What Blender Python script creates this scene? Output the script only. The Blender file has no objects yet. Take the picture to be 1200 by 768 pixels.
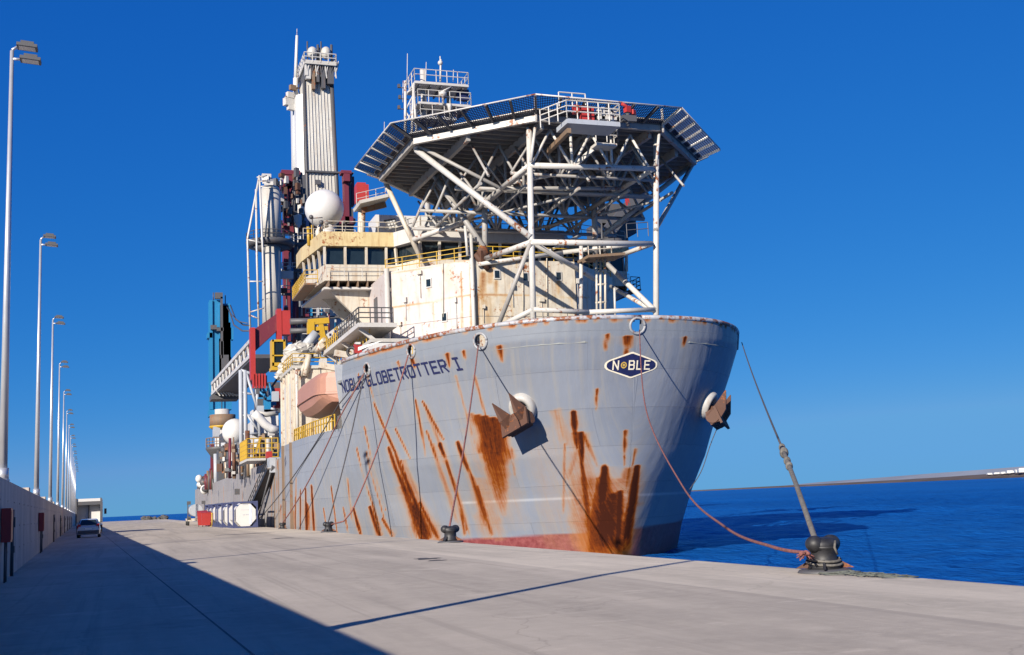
import bpy, math, random
import numpy as np
from mathutils import Vector, Matrix
from mathutils.bvhtree import BVHTree

random.seed(7)
rng = np.random.default_rng(7)
R = math.radians
scene = bpy.context.scene
col = scene.collection

# ------------------------------------------------------------------ camera
EYE = 1.65
F, PW, PH = 1330.0, 1200.0, 768.0
AX = np.array([0.9470, -0.3177, -0.0449])      # filled in below (exact basis)
_p1 = np.array([147 - 600, 605.0 - 384, F])
_p2 = np.array([1200 - 600, 584.4 - .0455 * 600 - 384, F])
_up = np.cross(_p2, _p1); _up /= np.linalg.norm(_up)
if _up[1] > 0: _up = -_up
_y = _p1 - _up * (_p1 @ _up); _y /= np.linalg.norm(_y)
_x = np.cross(_y, _up)
if _x[0] < 0: _x = -_x
# world vector of a lens-space vector v is (v.x, v.y, v.up)
def lens(v):
    v = np.array(v, float); return Vector((v @ _x, v @ _y, v @ _up))
cr, cd, cf = lens((1, 0, 0)), lens((0, 1, 0)), lens((0, 0, 1))
cam = bpy.data.cameras.new('camera')
cam.sensor_width = 36; cam.sensor_fit = 'HORIZONTAL'
cam.lens = F / PW * 36
cam.clip_start = .1; cam.clip_end = 60000
co = bpy.data.objects.new('camera', cam); col.objects.link(co)
m = Matrix((( cr.x, -cd.x, -cf.x, 0), (cr.y, -cd.y, -cf.y, 0), (cr.z, -cd.z, -cf.z, EYE), (0, 0, 0, 1)))
co.matrix_world = m
scene.camera = co

def ray(px, py): return lens((px - 600, py - 384, F))
O = Vector((0, 0, EYE))
def at(px, py, Y):
    r = ray(px, py); return O + r * (Y / r.y)
def atX(px, py, X):
    r = ray(px, py); return O + r * (X / r.x)
def atZ(px, py, z=0.0):
    r = ray(px, py); return O + r * ((z - EYE) / r.z)

# ------------------------------------------------------------------ light
SUN = Vector((-1.82, -1.68, 1.0)).normalized()       # towards the sun
elev = math.asin(SUN.z); azi = math.atan2(SUN.x, SUN.y)
sl = bpy.data.lights.new('sun', 'SUN'); sl.energy = 5.0; sl.angle = R(.53); sl.color = (1, .915, .80)
so = bpy.data.objects.new('sun', sl); col.objects.link(so)
so.rotation_euler = SUN.to_track_quat('Z', 'Y').to_euler()
so.location = (-60, -60, 60)
w = bpy.data.worlds.new('World'); scene.world = w; w.use_nodes = True
nt = w.node_tree; bg = nt.nodes['Background']
sky = nt.nodes.new('ShaderNodeTexSky'); sky.sky_type = 'NISHITA'; sky.sun_disc = False
sky.sun_elevation = elev; sky.sun_rotation = azi
sky.air_density = 1.0; sky.dust_density = 0.0; sky.ozone_density = 10.0; sky.altitude = 2000
# deepen the clear-sky blue channel by channel (a polarised, very dry sky)
sep_ = nt.nodes.new('ShaderNodeSeparateColor'); cmb_ = nt.nodes.new('ShaderNodeCombineColor'); nt.links.new(sky.outputs[0], sep_.inputs[0])
EXPO = 0.8
for i_, (k_, p_) in enumerate(((1.10, 1.5), (.556, .73), (.735, .372))):
    m0 = nt.nodes.new('ShaderNodeMath'); m0.operation = 'MULTIPLY'; m0.inputs[1].default_value = .1
    m1 = nt.nodes.new('ShaderNodeMath'); m1.operation = 'POWER'; m1.inputs[1].default_value = p_
    m2 = nt.nodes.new('ShaderNodeMath'); m2.operation = 'MULTIPLY'; m2.inputs[1].default_value = k_ * 10 / 2 ** EXPO
    m3 = nt.nodes.new('ShaderNodeMath'); m3.operation = 'MINIMUM'; m3.inputs[1].default_value = (.72, 2.15, 4.15)[i_]
    nt.links.new(sep_.outputs[i_], m0.inputs[0]); nt.links.new(m0.outputs[0], m1.inputs[0]); nt.links.new(m1.outputs[0], m2.inputs[0]); nt.links.new(m2.outputs[0], m3.inputs[0]); nt.links.new(m3.outputs[0], cmb_.inputs[i_])
nt.links.new(cmb_.outputs[0], bg.inputs[0])
bg.inputs[1].default_value = .10
scene.view_settings.view_transform = 'Standard'
scene.view_settings.look = 'None'
scene.view_settings.exposure = EXPO
scene.view_settings.gamma = 1
scene.render.resolution_x = 1024; scene.render.resolution_y = 655

# ------------------------------------------------------------------ materials
MATS = {}
def _mat(name):
    mt = bpy.data.materials.new(name); mt.use_nodes = True
    return mt, mt.node_tree, mt.node_tree.nodes['Principled BSDF']
def N(nt, t, **k):
    n = nt.nodes.new(t)
    for a, b in k.items():
        if a.startswith('i_'): n.inputs[a[2:].replace('_', ' ')].default_value = b
        else: setattr(n, a, b)
    return n
def mixc(nt, fac, a, b, blend='MIX'):
    n = nt.nodes.new('ShaderNodeMix'); n.data_type = 'RGBA'; n.blend_type = blend
    for sock, v in ((n.inputs[0], fac), (n.inputs[6], a), (n.inputs[7], b)):
        if hasattr(v, 'links') or isinstance(v, bpy.types.NodeSocket): nt.links.new(v, sock)
        elif isinstance(v, (int, float)): sock.default_value = v
        else: sock.default_value = (*v[:3], 1)
    return n.outputs[2]
def ramp(nt, src, pts):
    n = nt.nodes.new('ShaderNodeValToRGB'); e = n.color_ramp.elements
    while len(e) < len(pts): e.new(.5)
    for i, (p, c) in enumerate(pts):
        e[i].position = p
        e[i].color = (c, c, c, 1) if isinstance(c, (int, float)) else (*c[:3], 1)
    nt.links.new(src, n.inputs[0]); return n.outputs[0]
def coords(nt, scale=(1, 1, 1)):
    t = N(nt, 'ShaderNodeTexCoord'); mp = N(nt, 'ShaderNodeMapping')
    mp.inputs['Scale'].default_value = scale
    nt.links.new(t.outputs['Object'], mp.inputs[0]); return mp.outputs[0]
def noise(nt, vec, scale, detail=5, rough=.6):
    n = N(nt, 'ShaderNodeTexNoise'); n.inputs['Scale'].default_value = scale
    n.inputs['Detail'].default_value = detail; n.inputs['Roughness'].default_value = rough
    nt.links.new(vec, n.inputs['Vector']); return n.outputs['Fac']
def bump(nt, h, bs, dist=.02, strength=.6):
    b = N(nt, 'ShaderNodeBump'); b.inputs['Distance'].default_value = dist; b.inputs['Strength'].default_value = strength
    nt.links.new(h, b.inputs['Height']); nt.links.new(b.outputs[0], bs.inputs['Normal'])

def paint(name, c, rust=.25, rough=.5, streak=.5, stain=(.24, .13, .05), metal=0, dirt=.35):
    """weathered paint: rust blotches, vertical runs, uneven fading"""
    if name in MATS: return MATS[name]
    mt, nt, bs = _mat(name)
    v = coords(nt); vs = coords(nt, (1.6, 1.6, .16))
    n1 = noise(nt, v, .45, 6, .65); n2 = noise(nt, vs, 2.2, 5, .6); n3 = noise(nt, v, 3.1, 6, .7); n4 = noise(nt, v, .13, 3)
    cc = mixc(nt, ramp(nt, n4, [(.3, 0.0), (.7, 1.0)]), tuple(x * (1 - dirt * .35) for x in c), tuple(min(1, x * 1.04) for x in c))
    cc = mixc(nt, ramp(nt, n3, [(.45, 0.0), (.75, dirt)]), cc, tuple(x * .62 for x in c))
    st = ramp(nt, n2, [(.66 - .22 * streak, 0.0), (.86 - .1 * streak, min(1, .85 * streak + .1) if rust > 0 else 0.0)])
    cc = mixc(nt, st, cc, stain)
    mul = N(nt, 'ShaderNodeMath', operation='MULTIPLY'); nt.links.new(n1, mul.inputs[0]); nt.links.new(n3, mul.inputs[1])
    t0 = .435 - .26 * rust
    rs = ramp(nt, mul.outputs[0], [(t0, 0.0), (t0 + .05, 1.0 if rust > 0 else 0.0)])
    rc = mixc(nt, ramp(nt, n3, [(.35, 0.0), (.7, 1.0)]), (.085, .022, .010), (.27, .085, .02))
    cc = mixc(nt, rs, cc, rc)
    ra = N(nt, 'ShaderNodeAttribute', attribute_name='rust'); mm_ = N(nt, 'ShaderNodeMath', operation='MULTIPLY'); ms_ = N(nt, 'ShaderNodeMath', operation='MULTIPLY_ADD')
    nt.links.new(n3, ms_.inputs[0]); ms_.inputs[1].default_value = 1.2; ms_.inputs[2].default_value = .3; nt.links.new(ms_.outputs[0], mm_.inputs[0]); nt.links.new(ra.outputs['Fac'], mm_.inputs[1])
    cc = mixc(nt, ramp(nt, mm_.outputs[0], [(.04, 0.0), (.3, .6), (.7, 1.0)]), cc, ramp(nt, mm_.outputs[0], [(.1, (.42, .29, .10)), (.35, (.36, .18, .045)), (.8, (.16, .045, .012))]))
    nt.links.new(cc, bs.inputs['Base Color'])
    bs.inputs['Roughness'].default_value = rough; bs.inputs['Metallic'].default_value = metal
    bump(nt, n3, bs, .01, .35)
    MATS[name] = mt; return mt
def plain(name, c, rough=.5, metal=0, var=.25, scale=2.0):
    if name in MATS: return MATS[name]
    mt, nt, bs = _mat(name)
    n = noise(nt, coords(nt), scale, 5)
    cc = mixc(nt, ramp(nt, n, [(.3, 0.0), (.7, 1.0)]), tuple(x * (1 - var) for x in c), tuple(min(1, x * (1 + var * .5)) for x in c))
    nt.links.new(cc, bs.inputs['Base Color']); bs.inputs['Roughness'].default_value = rough; bs.inputs['Metallic'].default_value = metal
    bump(nt, n, bs, .01, .2)
    MATS[name] = mt; return mt

WHITE = paint('white_paint', (.42, .40, .36), .32, .45, .35)
CLEAN = paint('clean_white_paint', (.52, .51, .49), .02, .4, .06, dirt=.12)
CREAM = paint('cream_paint', (.50, .455, .375), .48, .5, .75, stain=(.23, .12, .04))
PINK = paint('faded_cream_paint', (.46, .41, .39), .42, .5, .5, stain=(.27, .14, .06))
YCREAM = paint('yellow_cream_paint', (.50, .40, .21), .48, .5, .8, stain=(.26, .12, .03))
GREYSTEEL = paint('grey_steel_paint', (.46, .44, .41), .22, .5, .4)
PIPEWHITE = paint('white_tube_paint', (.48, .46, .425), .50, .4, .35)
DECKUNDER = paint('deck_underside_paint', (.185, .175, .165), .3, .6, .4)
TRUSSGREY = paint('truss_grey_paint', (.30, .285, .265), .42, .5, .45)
DARKSTEEL = paint('dark_steel', (.07, .07, .075), .3, .55, .5, stain=(.16, .08, .04))
MAROON = paint('maroon_paint', (.125, .016, .028), .15, .5, .2)
RED = paint('red_paint', (.34, .028, .024), .1, .45, .15)
YELLOW = paint('yellow_paint', (.46, .28, .02), .2, .45, .35)
BLUE = paint('crane_blue_paint', (.012, .165, .34), .1, .45, .25)
LIGHTGREY = paint('light_grey_paint', (.34, .36, .39), .16, .5, .35)
DECKGREEN = paint('deck_paint', (.20, .21, .20), .3, .7, .3)
SALMON = paint('faded_orange_hull', (.36, .18, .125), .03, .5, .2)
RUSTY = paint('rusty_steel', (.075, .032, .018), .5, .75, .7, stain=(.10, .04, .02))
RUSTPLATE = paint('rust_brown_plate', (.17, .115, .075), .45, .7, .8)
BLACKIRON = plain('black_iron', (.020, .020, .023), .55, 0, .6, 7)
GLASS_D = plain('dark_window_glass', (.012, .02, .026), .06, 0, .2)
GLASS_B = plain('blue_window_glass', (.06, .12, .19), .06, 0, .2)
GALV = plain('galvanised_steel', (.52, .53, .55), .38, .55, .12, 1.2)
NAVY = plain('navy_lettering', (.012, .016, .07), .5, 0, .3, 5)
IVORY = plain('ivory_lettering', (.78, .70, .52), .5, 0, .2, 6)
GOLD = plain('gold_mark', (.55, .36, .07), .5, 0, .3, 6)
NETBLUE = plain('safety_net_mesh', (.008, .014, .04), .7, 0, .4, 8)
ROPE_RED = plain('faded_red_rope', (.20, .075, .065), .9, 0, .5, 9)
ROPE_GREY = plain('grey_rope', (.13, .12, .105), .9, 0, .5, 12)
ROPE_DARK = plain('dark_rope', (.06, .055, .06), .85, 0, .4, 9)
TANKBLUE = paint('tank_frame_blue', (.045, .055, .13), .08, .5, .2)
RUBBER = plain('rubber', (.02, .02, .02), .8)
SILVER = plain('silver_car_paint', (.66, .67, .70), .18, .5, .08)
LAMPRED = plain('tail_lamp_red', (.45, .02, .015), .25)
PLATEW = plain('plate_white', (.75, .75, .72), .4)
REDCAB = paint('cabinet_red_paint', (.42, .03, .025), .05, .45, .1)

# --- concrete
def concrete(name, c, wall=False):
    mt, nt, bs = _mat(name)
    v = coords(nt)
    a = noise(nt, v, .12, 6, .62); b = noise(nt, coords(nt, (1.2, .10, 1)) if not wall else coords(nt, (1, 1, .12)), .42 if not wall else 1.6, 6, .65)
    c3 = noise(nt, v, 2.6, 7, .7); d = noise(nt, v, 38, 3, .6); e = noise(nt, v, .42, 7, .72)
    cc = mixc(nt, ramp(nt, a, [(.32, 0.0), (.68, 1.0)]), tuple(x * .80 for x in c), tuple(x * 1.10 for x in c))
    cc = mixc(nt, ramp(nt, b, [(.44, 0.0), (.62, .75)]), cc, tuple(x * .66 for x in c))
    cc = mixc(nt, ramp(nt, c3, [(.45, 0.0), (.8, .35)]), cc, tuple(x * 1.25 for x in c))
    cc = mixc(nt, ramp(nt, e, [(.56, 0.0), (.66, .5)]), cc, tuple(x * .60 for x in c))
    if not wall:
        ty = noise(nt, coords(nt, (2.0, .03, 1)), 1.0, 4, .6); cc = mixc(nt, ramp(nt, ty, [(.56, 0.0), (.64, .55)]), cc, tuple(x * .66 for x in c))
        sp_ = noise(nt, v, 9.0, 4, .75); cc = mixc(nt, ramp(nt, sp_, [(.64, 0.0), (.72, .5)]), cc, tuple(x * .45 for x in c))
        lt_ = noise(nt, coords(nt, (.5, .9, 1)), .8, 6, .7); cc = mixc(nt, ramp(nt, lt_, [(.58, 0.0), (.68, .5)]), cc, tuple(min(1, x * 1.32) for x in c))
    else:
        ws_ = noise(nt, coords(nt, (1, .9, .07)), 2.4, 5, .65); cc = mixc(nt, ramp(nt, ws_, [(.50, 0.0), (.66, .7)]), cc, tuple(x * .5 for x in c))
    vor = N(nt, 'ShaderNodeTexVoronoi', feature='DISTANCE_TO_EDGE'); vor.inputs['Scale'].default_value = .16
    dis = N(nt, 'ShaderNodeVectorMath', operation='ADD')
    nz = N(nt, 'ShaderNodeTexNoise'); nz.inputs['Scale'].default_value = .9; nz.inputs['Detail'].default_value = 6
    nt.links.new(v, nz.inputs['Vector']); nt.links.new(nz.outputs['Color'], dis.inputs[0]); nt.links.new(v, dis.inputs[1])
    nt.links.new(dis.outputs[0], vor.inputs['Vector'])
    cr_ = ramp(nt, vor.outputs['Distance'], [(.0, .30), (.003, 0.0)])
    cc = mixc(nt, cr_, cc, tuple(x * .35 for x in c))
    nt.links.new(cc, bs.inputs['Base Color']); bs.inputs['Roughness'].default_value = .88
    ad = N(nt, 'ShaderNodeMath', operation='ADD'); nt.links.new(c3, ad.inputs[0]); nt.links.new(d, ad.inputs[1])
    bump(nt, ad.outputs[0], bs, .012, .5)
    return mt
QUAY = concrete('quay_concrete', (.435, .375, .295))
COPE = concrete('cope_concrete', (.55, .475, .365))
WALLC = concrete('wall_concrete', (.52, .45, .39), True)
JOINT = plain('joint_filler', (.10, .095, .10), .9, 0, .4, 3)
OIL = plain('oil_stain', (.06, .055, .055), .6, 0, .5, 3)

def water_mat():
    mt, nt, bs = _mat('sea_water'); out = nt.nodes['Material Output']; nt.nodes.remove(bs)
    v = coords(nt, (1, .6, 1))
    n1 = noise(nt, v, 1.6, 5, .62); n2 = noise(nt, v, .3, 4, .55); n3 = noise(nt, coords(nt, (.02, .006, 1)), 1.0, 5, .6)
    cc = mixc(nt, ramp(nt, n3, [(.35, 0.0), (.65, 1.0)]), (.004, .058, .225), (.006, .084, .30))
    ad = N(nt, 'ShaderNodeMath', operation='MULTIPLY_ADD'); ad.inputs[1].default_value = .4
    nt.links.new(n1, ad.inputs[0]); nt.links.new(n2, ad.inputs[2])
    b = N(nt, 'ShaderNodeBump'); b.inputs['Distance'].default_value = 1.1; b.inputs['Strength'].default_value = 1; nt.links.new(ad.outputs[0], b.inputs['Height'])
    df = N(nt, 'ShaderNodeBsdfDiffuse'); gl_ = N(nt, 'ShaderNodeBsdfGlossy'); gl_.inputs['Roughness'].default_value = .12; gl_.inputs['Color'].default_value = (.35, .68, 1, 1)
    nt.links.new(cc, df.inputs['Color']); nt.links.new(b.outputs[0], df.inputs['Normal']); nt.links.new(b.outputs[0], gl_.inputs['Normal'])
    fr = N(nt, 'ShaderNodeFresnel'); fr.inputs['IOR'].default_value = 1.33; nt.links.new(b.outputs[0], fr.inputs['Normal'])
    mf = N(nt, 'ShaderNodeMath', operation='MULTIPLY'); mf.inputs[1].default_value = .8; nt.links.new(fr.outputs[0], mf.inputs[0])
    mn = N(nt, 'ShaderNodeMath', operation='MINIMUM'); mn.inputs[1].default_value = .38; nt.links.new(mf.outputs[0], mn.inputs[0])
    mx_ = N(nt, 'ShaderNodeMixShader'); nt.links.new(mn.outputs[0], mx_.inputs[0]); nt.links.new(df.outputs[0], mx_.inputs[1]); nt.links.new(gl_.outputs[0], mx_.inputs[2])
    nt.links.new(mx_.outputs[0], out.inputs['Surface'])
    return mt
WATER = water_mat()

def hull_mat():
    mt, nt, bs = _mat('hull_paint')
    uv = N(nt, 'ShaderNodeUVMap'); uv.uv_map = 'plating'
    sep = N(nt, 'ShaderNodeSeparateXYZ'); nt.links.new(uv.outputs[0], sep.inputs[0])
    def uvs(sx, sy):
        mp = N(nt, 'ShaderNodeMapping'); mp.inputs['Scale'].default_value = (sx, sy, 1); nt.links.new(uv.outputs[0], mp.inputs[0]); return mp.outputs[0]
    big = noise(nt, uvs(.12, .12), 1, 5, .6); run = noise(nt, uvs(2.6, .16), 1, 6, .65); fine = noise(nt, uvs(3, 3), 1, 7, .7); runf = noise(nt, uvs(9, .5), 1, 5, .65)
    base = (.205, .222, .256)
    cc = mixc(nt, ramp(nt, big, [(.3, 0.0), (.7, 1.0)]), tuple(x * .86 for x in base), tuple(x * 1.10 for x in base))
    # slightly different repaint patches, plate by plate
    br = N(nt, 'ShaderNodeTexBrick'); br.offset = .37; br.squash = 1
    br.inputs['Color1'].default_value = (1, 1, 1, 1); br.inputs['Color2'].default_value = (.86, .88, .90, 1); br.inputs['Mortar'].default_value = (.80, .80, .82, 1)
    br.inputs['Scale'].default_value = 1; br.inputs['Mortar Size'].default_value = .018; br.inputs['Brick Width'].default_value = 9.5; br.inputs['Row Height'].default_value = 2.35
    nt.links.new(uv.outputs[0], br.inputs['Vector'])
    cc = mixc(nt, 1.0, cc, br.outputs['Color'], 'MULTIPLY')
    cc = mixc(nt, ramp(nt, run, [(.48, 0.0), (.76, .55)]), cc, (.27, .245, .20))
    cc = mixc(nt, ramp(nt, runf, [(.58, 0.0), (.85, .35)]), cc, (.13, .13, .14))
    # bulwark band darkened to offset its fuller sun, narrow draught line, red boot top
    at_ = lambda nm: (lambda n: n)(N(nt, 'ShaderNodeAttribute', attribute_name=nm)).outputs['Fac']
    cc = mixc(nt, at_('band'), cc, (.17, .187, .212))
    cc = mixc(nt, at_('line'), cc, (.70, .70, .70))
    redc = mixc(nt, ramp(nt, fine, [(.35, 0.0), (.75, 1.0)]), (.15, .028, .026), (.28, .085, .078))
    cc = mixc(nt, at_('boot'), cc, redc)
    # rust
    rust = at_('rust')
    m1 = N(nt, 'ShaderNodeMath', operation='MULTIPLY_ADD'); nt.links.new(runf, m1.inputs[0]); m1.inputs[1].default_value = 1.3; m1.inputs[2].default_value = -.05
    m2 = N(nt, 'ShaderNodeMath', operation='MULTIPLY_ADD'); nt.links.new(fine, m2.inputs[0]); m2.inputs[1].default_value = .9; nt.links.new(m1.outputs[0], m2.inputs[2])
    m3 = N(nt, 'ShaderNodeMath', operation='MULTIPLY'); nt.links.new(m2.outputs[0], m3.inputs[0]); nt.links.new(rust, m3.inputs[1]); m3.use_clamp = False
    hlf = N(nt, 'ShaderNodeMath', operation='MULTIPLY'); hlf.inputs[1].default_value = .5; nt.links.new(m3.outputs[0], hlf.inputs[0])
    fac = ramp(nt, hlf.outputs[0], [(.015, 0.0), (.10, .22), (.24, .62), (.46, 1.0)])
    rc = ramp(nt, hlf.outputs[0], [(.03, (.36, .26, .12)), (.14, (.38, .19, .045)), (.32, (.29, .092, .011)), (.56, (.145, .030, .005)), (.9, (.040, .010, .005))])
    cc = mixc(nt, fac, cc, rc)
    nt.links.new(cc, bs.inputs['Base Color'])
    ro = N(nt, 'ShaderNodeMath', operation='MULTIPLY_ADD'); nt.links.new(fac, ro.inputs[0]); ro.inputs[1].default_value = .42; ro.inputs[2].default_value = .46; nt.links.new(ro.outputs[0], bs.inputs['Roughness'])
    sp = N(nt, 'ShaderNodeMath', operation='MULTIPLY_ADD'); nt.links.new(fac, sp.inputs[0]); sp.inputs[1].default_value = -.4; sp.inputs[2].default_value = .45; nt.links.new(sp.outputs[0], bs.inputs['Specular IOR Level'])
    dent = noise(nt, uvs(1.15, .42), 1, 3, .5)
    wv_ = N(nt, 'ShaderNodeTexWave', wave_type='BANDS', bands_direction='X'); wv_.inputs['Scale'].default_value = .40; nt.links.new(uv.outputs[0], wv_.inputs['Vector'])
    h0 = N(nt, 'ShaderNodeMath', operation='MULTIPLY_ADD'); nt.links.new(wv_.outputs['Fac'], h0.inputs[0]); h0.inputs[1].default_value = .10; nt.links.new(dent, h0.inputs[2])
    h = N(nt, 'ShaderNodeMath', operation='MULTIPLY_ADD'); nt.links.new(br.outputs['Fac'], h.inputs[0]); h.inputs[1].default_value = -.45; nt.links.new(h0.outputs[0], h.inputs[2])
    bump(nt, h.outputs[0], bs, .085, .6)
    return mt

# ------------------------------------------------------------------ mesh builder
ORG = {}
class MB:
    def __init__(s): s.v = []; s.f = []; s.sm = []
    def add(s, vs, fs, smooth=False):
        b = len(s.v); s.v += [tuple(x) for x in vs]
        for f in fs: s.f.append(tuple(b + i for i in f)); s.sm.append(smooth)
        return s
    def box(s, c, size, rz=0.0, ax=None):
        c = Vector(c); hx, hy, hz = size[0] / 2, size[1] / 2, size[2] / 2
        if ax is None:
            X = Vector((math.cos(rz), math.sin(rz), 0)); Y = Vector((-math.sin(rz), math.cos(rz), 0)); Z = Vector((0, 0, 1))
        else: X, Y, Z = ax
        vs = [c + X * (i * hx) + Y * (j * hy) + Z * (k * hz) for i in (-1, 1) for j in (-1, 1) for k in (-1, 1)]
        return s.add(vs, [(0, 1, 3, 2), (4, 6, 7, 5), (0, 4, 5, 1), (2, 3, 7, 6), (0, 2, 6, 4), (1, 5, 7, 3)])
    def mm(s, x0, x1, y0, y1, z0, z1):
        return s.box(((x0 + x1) / 2, (y0 + y1) / 2, (z0 + z1) / 2), (x1 - x0, y1 - y0, z1 - z0))
    def bar(s, p, q, r, n=8, r2=None):
        p, q = Vector(p), Vector(q); r2 = r if r2 is None else r2
        d = (q - p)
        if d.length < 1e-6: return s
        d.normalize(); a = d.orthogonal().normalized(); b = d.cross(a)
        vs = []
        for i in range(n):
            t = 2 * math.pi * i / n; o = a * math.cos(t) + b * math.sin(t); vs += [p + o * r, q + o * r2]
        s.add(vs, [(2 * i, 2 * ((i + 1) % n), 2 * ((i + 1) % n) + 1, 2 * i + 1) for i in range(n)], n > 5)
        k = len(s.v) - 2 * n
        s.f += [tuple(k + 2 * i for i in reversed(range(n))), tuple(k + 2 * i + 1 for i in range(n))]; s.sm += [False, False]
        return s
    def beam(s, p, q, w, h, up=(0, 0, 1)):
        p, q = Vector(p), Vector(q); d = q - p; L = d.length
        if L < 1e-6: return s
        d.normalize(); u = Vector(up)
        if abs(d.dot(u)) > .98: u = Vector((1, 0, 0))
        sx = d.cross(u).normalized(); u2 = sx.cross(d)
        return s.box((p + q) / 2, (w, L, h), ax=(sx, d, u2))
    def path(s, pts, r, n=6, rfun=None):
        pts = [Vector(p) for p in pts]; b = len(s.v); m_ = len(pts); pa = None
        for i, p in enumerate(pts):
            d = (pts[min(i + 1, m_ - 1)] - pts[max(i - 1, 0)]).normalized()
            if pa is None: a = d.orthogonal().normalized()
            else:
                a = pa - d * pa.dot(d); a.normalize()
            pa = a; bb = d.cross(a); rr = r if rfun is None else rfun(i / (m_ - 1))
            for k in range(n):
                t = 2 * math.pi * k / n; s.v.append(tuple(p + (a * math.cos(t) + bb * math.sin(t)) * rr))
        for i in range(m_ - 1):
            for k in range(n):
                s.f.append((b + i * n + k, b + i * n + (k + 1) % n, b + (i + 1) * n + (k + 1) % n, b + (i + 1) * n + k)); s.sm.append(True)
        s.f += [tuple(b + k for k in reversed(range(n))), tuple(b + (m_ - 1) * n + k for k in range(n))]; s.sm += [False, False]
        return s
    def prism(s, poly, z0, z1, top=None):
        n = len(poly); tp = top or poly
        vs = [(x, y, z0) for x, y in poly] + [(x, y, z1) for x, y in tp]
        return s.add(vs, [tuple(reversed(range(n))), tuple(range(n, 2 * n))] + [(i, (i + 1) % n, n + (i + 1) % n, n + i) for i in range(n)])
    def slab(s, pts, off):
        off = Vector(off); pts = [Vector(p) for p in pts]; n = len(pts)
        return s.add(pts + [p + off for p in pts], [tuple(reversed(range(n))), tuple(range(n, 2 * n))] + [(i, (i + 1) % n, n + (i + 1) % n, n + i) for i in range(n)])
    def lathe(s, c, prof, n=20, sx=1, sy=1, smooth=True):
        c = Vector(c); b = len(s.v)
        for r, z in prof:
            for k in range(n):
                t = 2 * math.pi * k / n; s.v.append((c.x + r * sx * math.cos(t), c.y + r * sy * math.sin(t), c.z + z))
        for i in range(len(prof) - 1):
            for k in range(n):
                s.f.append((b + i * n + k, b + i * n + (k + 1) % n, b + (i + 1) * n + (k + 1) % n, b + (i + 1) * n + k)); s.sm.append(smooth)
        s.f += [tuple(b + k for k in reversed(range(n))), tuple(b + (len(prof) - 1) * n + k for k in range(n))]; s.sm += [False, False]
        return s
    def ball(s, c, r, n=20, sx=1, sy=1, sz=1):
        return s.lathe(c, [(max(r * math.sin(math.pi * i / 12), .002), -r * sz * math.cos(math.pi * i / 12)) for i in range(13)], n, sx, sy)
    def torus(s, c, nrm, R_, r, n=20, sq=1.0):
        nrm = Vector(nrm).normalized(); u = Vector((0, 0, 1)); a = u.cross(nrm).normalized(); b = nrm.cross(a)
        pts = [Vector(c) + a * (R_ * math.cos(2 * math.pi * i / n)) + b * (R_ * sq * math.sin(2 * math.pi * i / n)) for i in range(n + 1)]
        return s.path(pts, r, 8)
    def rail(s, pts, h=1.1, sp=1.6, r=.035, rows=(1.0, .55)):
        pts = [Vector(p) for p in pts]
        for a, b in zip(pts, pts[1:]):
            n = max(1, round((b - a).length / sp))
            for i in range(n + 1):
                p = a.lerp(b, i / n); s.bar(p, p + Vector((0, 0, h)), r, 5)
            for k in rows: s.bar(a + Vector((0, 0, h * k)), b + Vector((0, 0, h * k)), r, 5)
        return s
    def build(s, name, mat, parent=None, org=None):
        o0 = Vector(org) if org is not None else (ORG.get(parent.name, Vector()) if parent else Vector())
        me = bpy.data.meshes.new(name)
        me.from_pydata([(x - o0.x, y - o0.y, z - o0.z) for x, y, z in s.v], [], s.f)
        me.polygons.foreach_set('use_smooth', s.sm)
        me.materials.append(mat); me.update()
        o = bpy.data.objects.new(name, me); col.objects.link(o)
        if parent:
            o.parent = parent; ORG[o.name] = o0
        elif org is not None:
            o.location = o0; ORG[o.name] = o0
        return o
def tag(o, label=None, cat=None, group=None, kind=None):
    for k, v in (('label', label), ('category', cat), ('group', group), ('kind', kind)):
        if v: o[k] = v
    return o
def thing(name, loc, label, cat, group=None, rz=0):
    o = bpy.data.objects.new(name, None); col.objects.link(o); o.empty_display_size = .3
    o.location = loc; o.rotation_euler.z = rz; ORG[o.name] = Vector(loc) if rz == 0 else Vector()
    return tag(o, label, cat, group)
def struct(o): o['kind'] = 'structure'; return o
def copy_tree(o, parent=None):
    c = o.copy(); col.objects.link(c)
    if parent: c.parent = parent
    for ch in list(o.children): copy_tree(ch, c)
    return c
def grid_plane(name, mat, x0, x1, y0, y1, z):
    return struct(MB().add([(x0, y0, z), (x1, y0, z), (x1, y1, z), (x0, y1, z)], [(0, 1, 2, 3)]).build(name, mat))

# ================================================================== SETTING
QX = 13.55
WZ = -2.6
grid_plane('sea', WATER, -30000, 30000, -3000, 45000, WZ - .12)
# choppy water beside the quay: a real wave surface, finer close by
rr = [15.0]
while rr[-1] < 650: rr.append(rr[-1] + .11 + .0042 * rr[-1])
rr = np.array(rr); aa = np.linspace(R(14), R(62), 640)
RR, AA = np.meshgrid(rr, aa, indexing='ij'); WXc, WYc = RR * np.sin(AA), RR * np.cos(AA); Zw = np.zeros_like(RR)
dr_ = .11 + .0042 * RR
for k in range(54):
    lam = .75 * 14 ** (k / 53); th_ = R(62) + rng.normal() * .55; kk = 2 * math.pi / lam
    fade_ = np.clip(lam / (2.4 * dr_) - .6, 0, 1)
    Zw += .0050 * lam ** .92 * fade_ * np.sin(kk * (WXc * math.cos(th_) + WYc * math.sin(th_)) + rng.uniform(0, 6.28))
Zw *= .55 + .45 * np.sin(WXc * .031 + 1.3 * np.sin(WYc * .017)) ** 2
Zw *= np.clip((650 - RR) / 150, 0, 1)
nr, na = RR.shape; wm = bpy.data.meshes.new('sea_waves'); vv = np.stack([WXc, WYc, Zw + WZ], -1).reshape(-1, 3).astype(np.float32)
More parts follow.
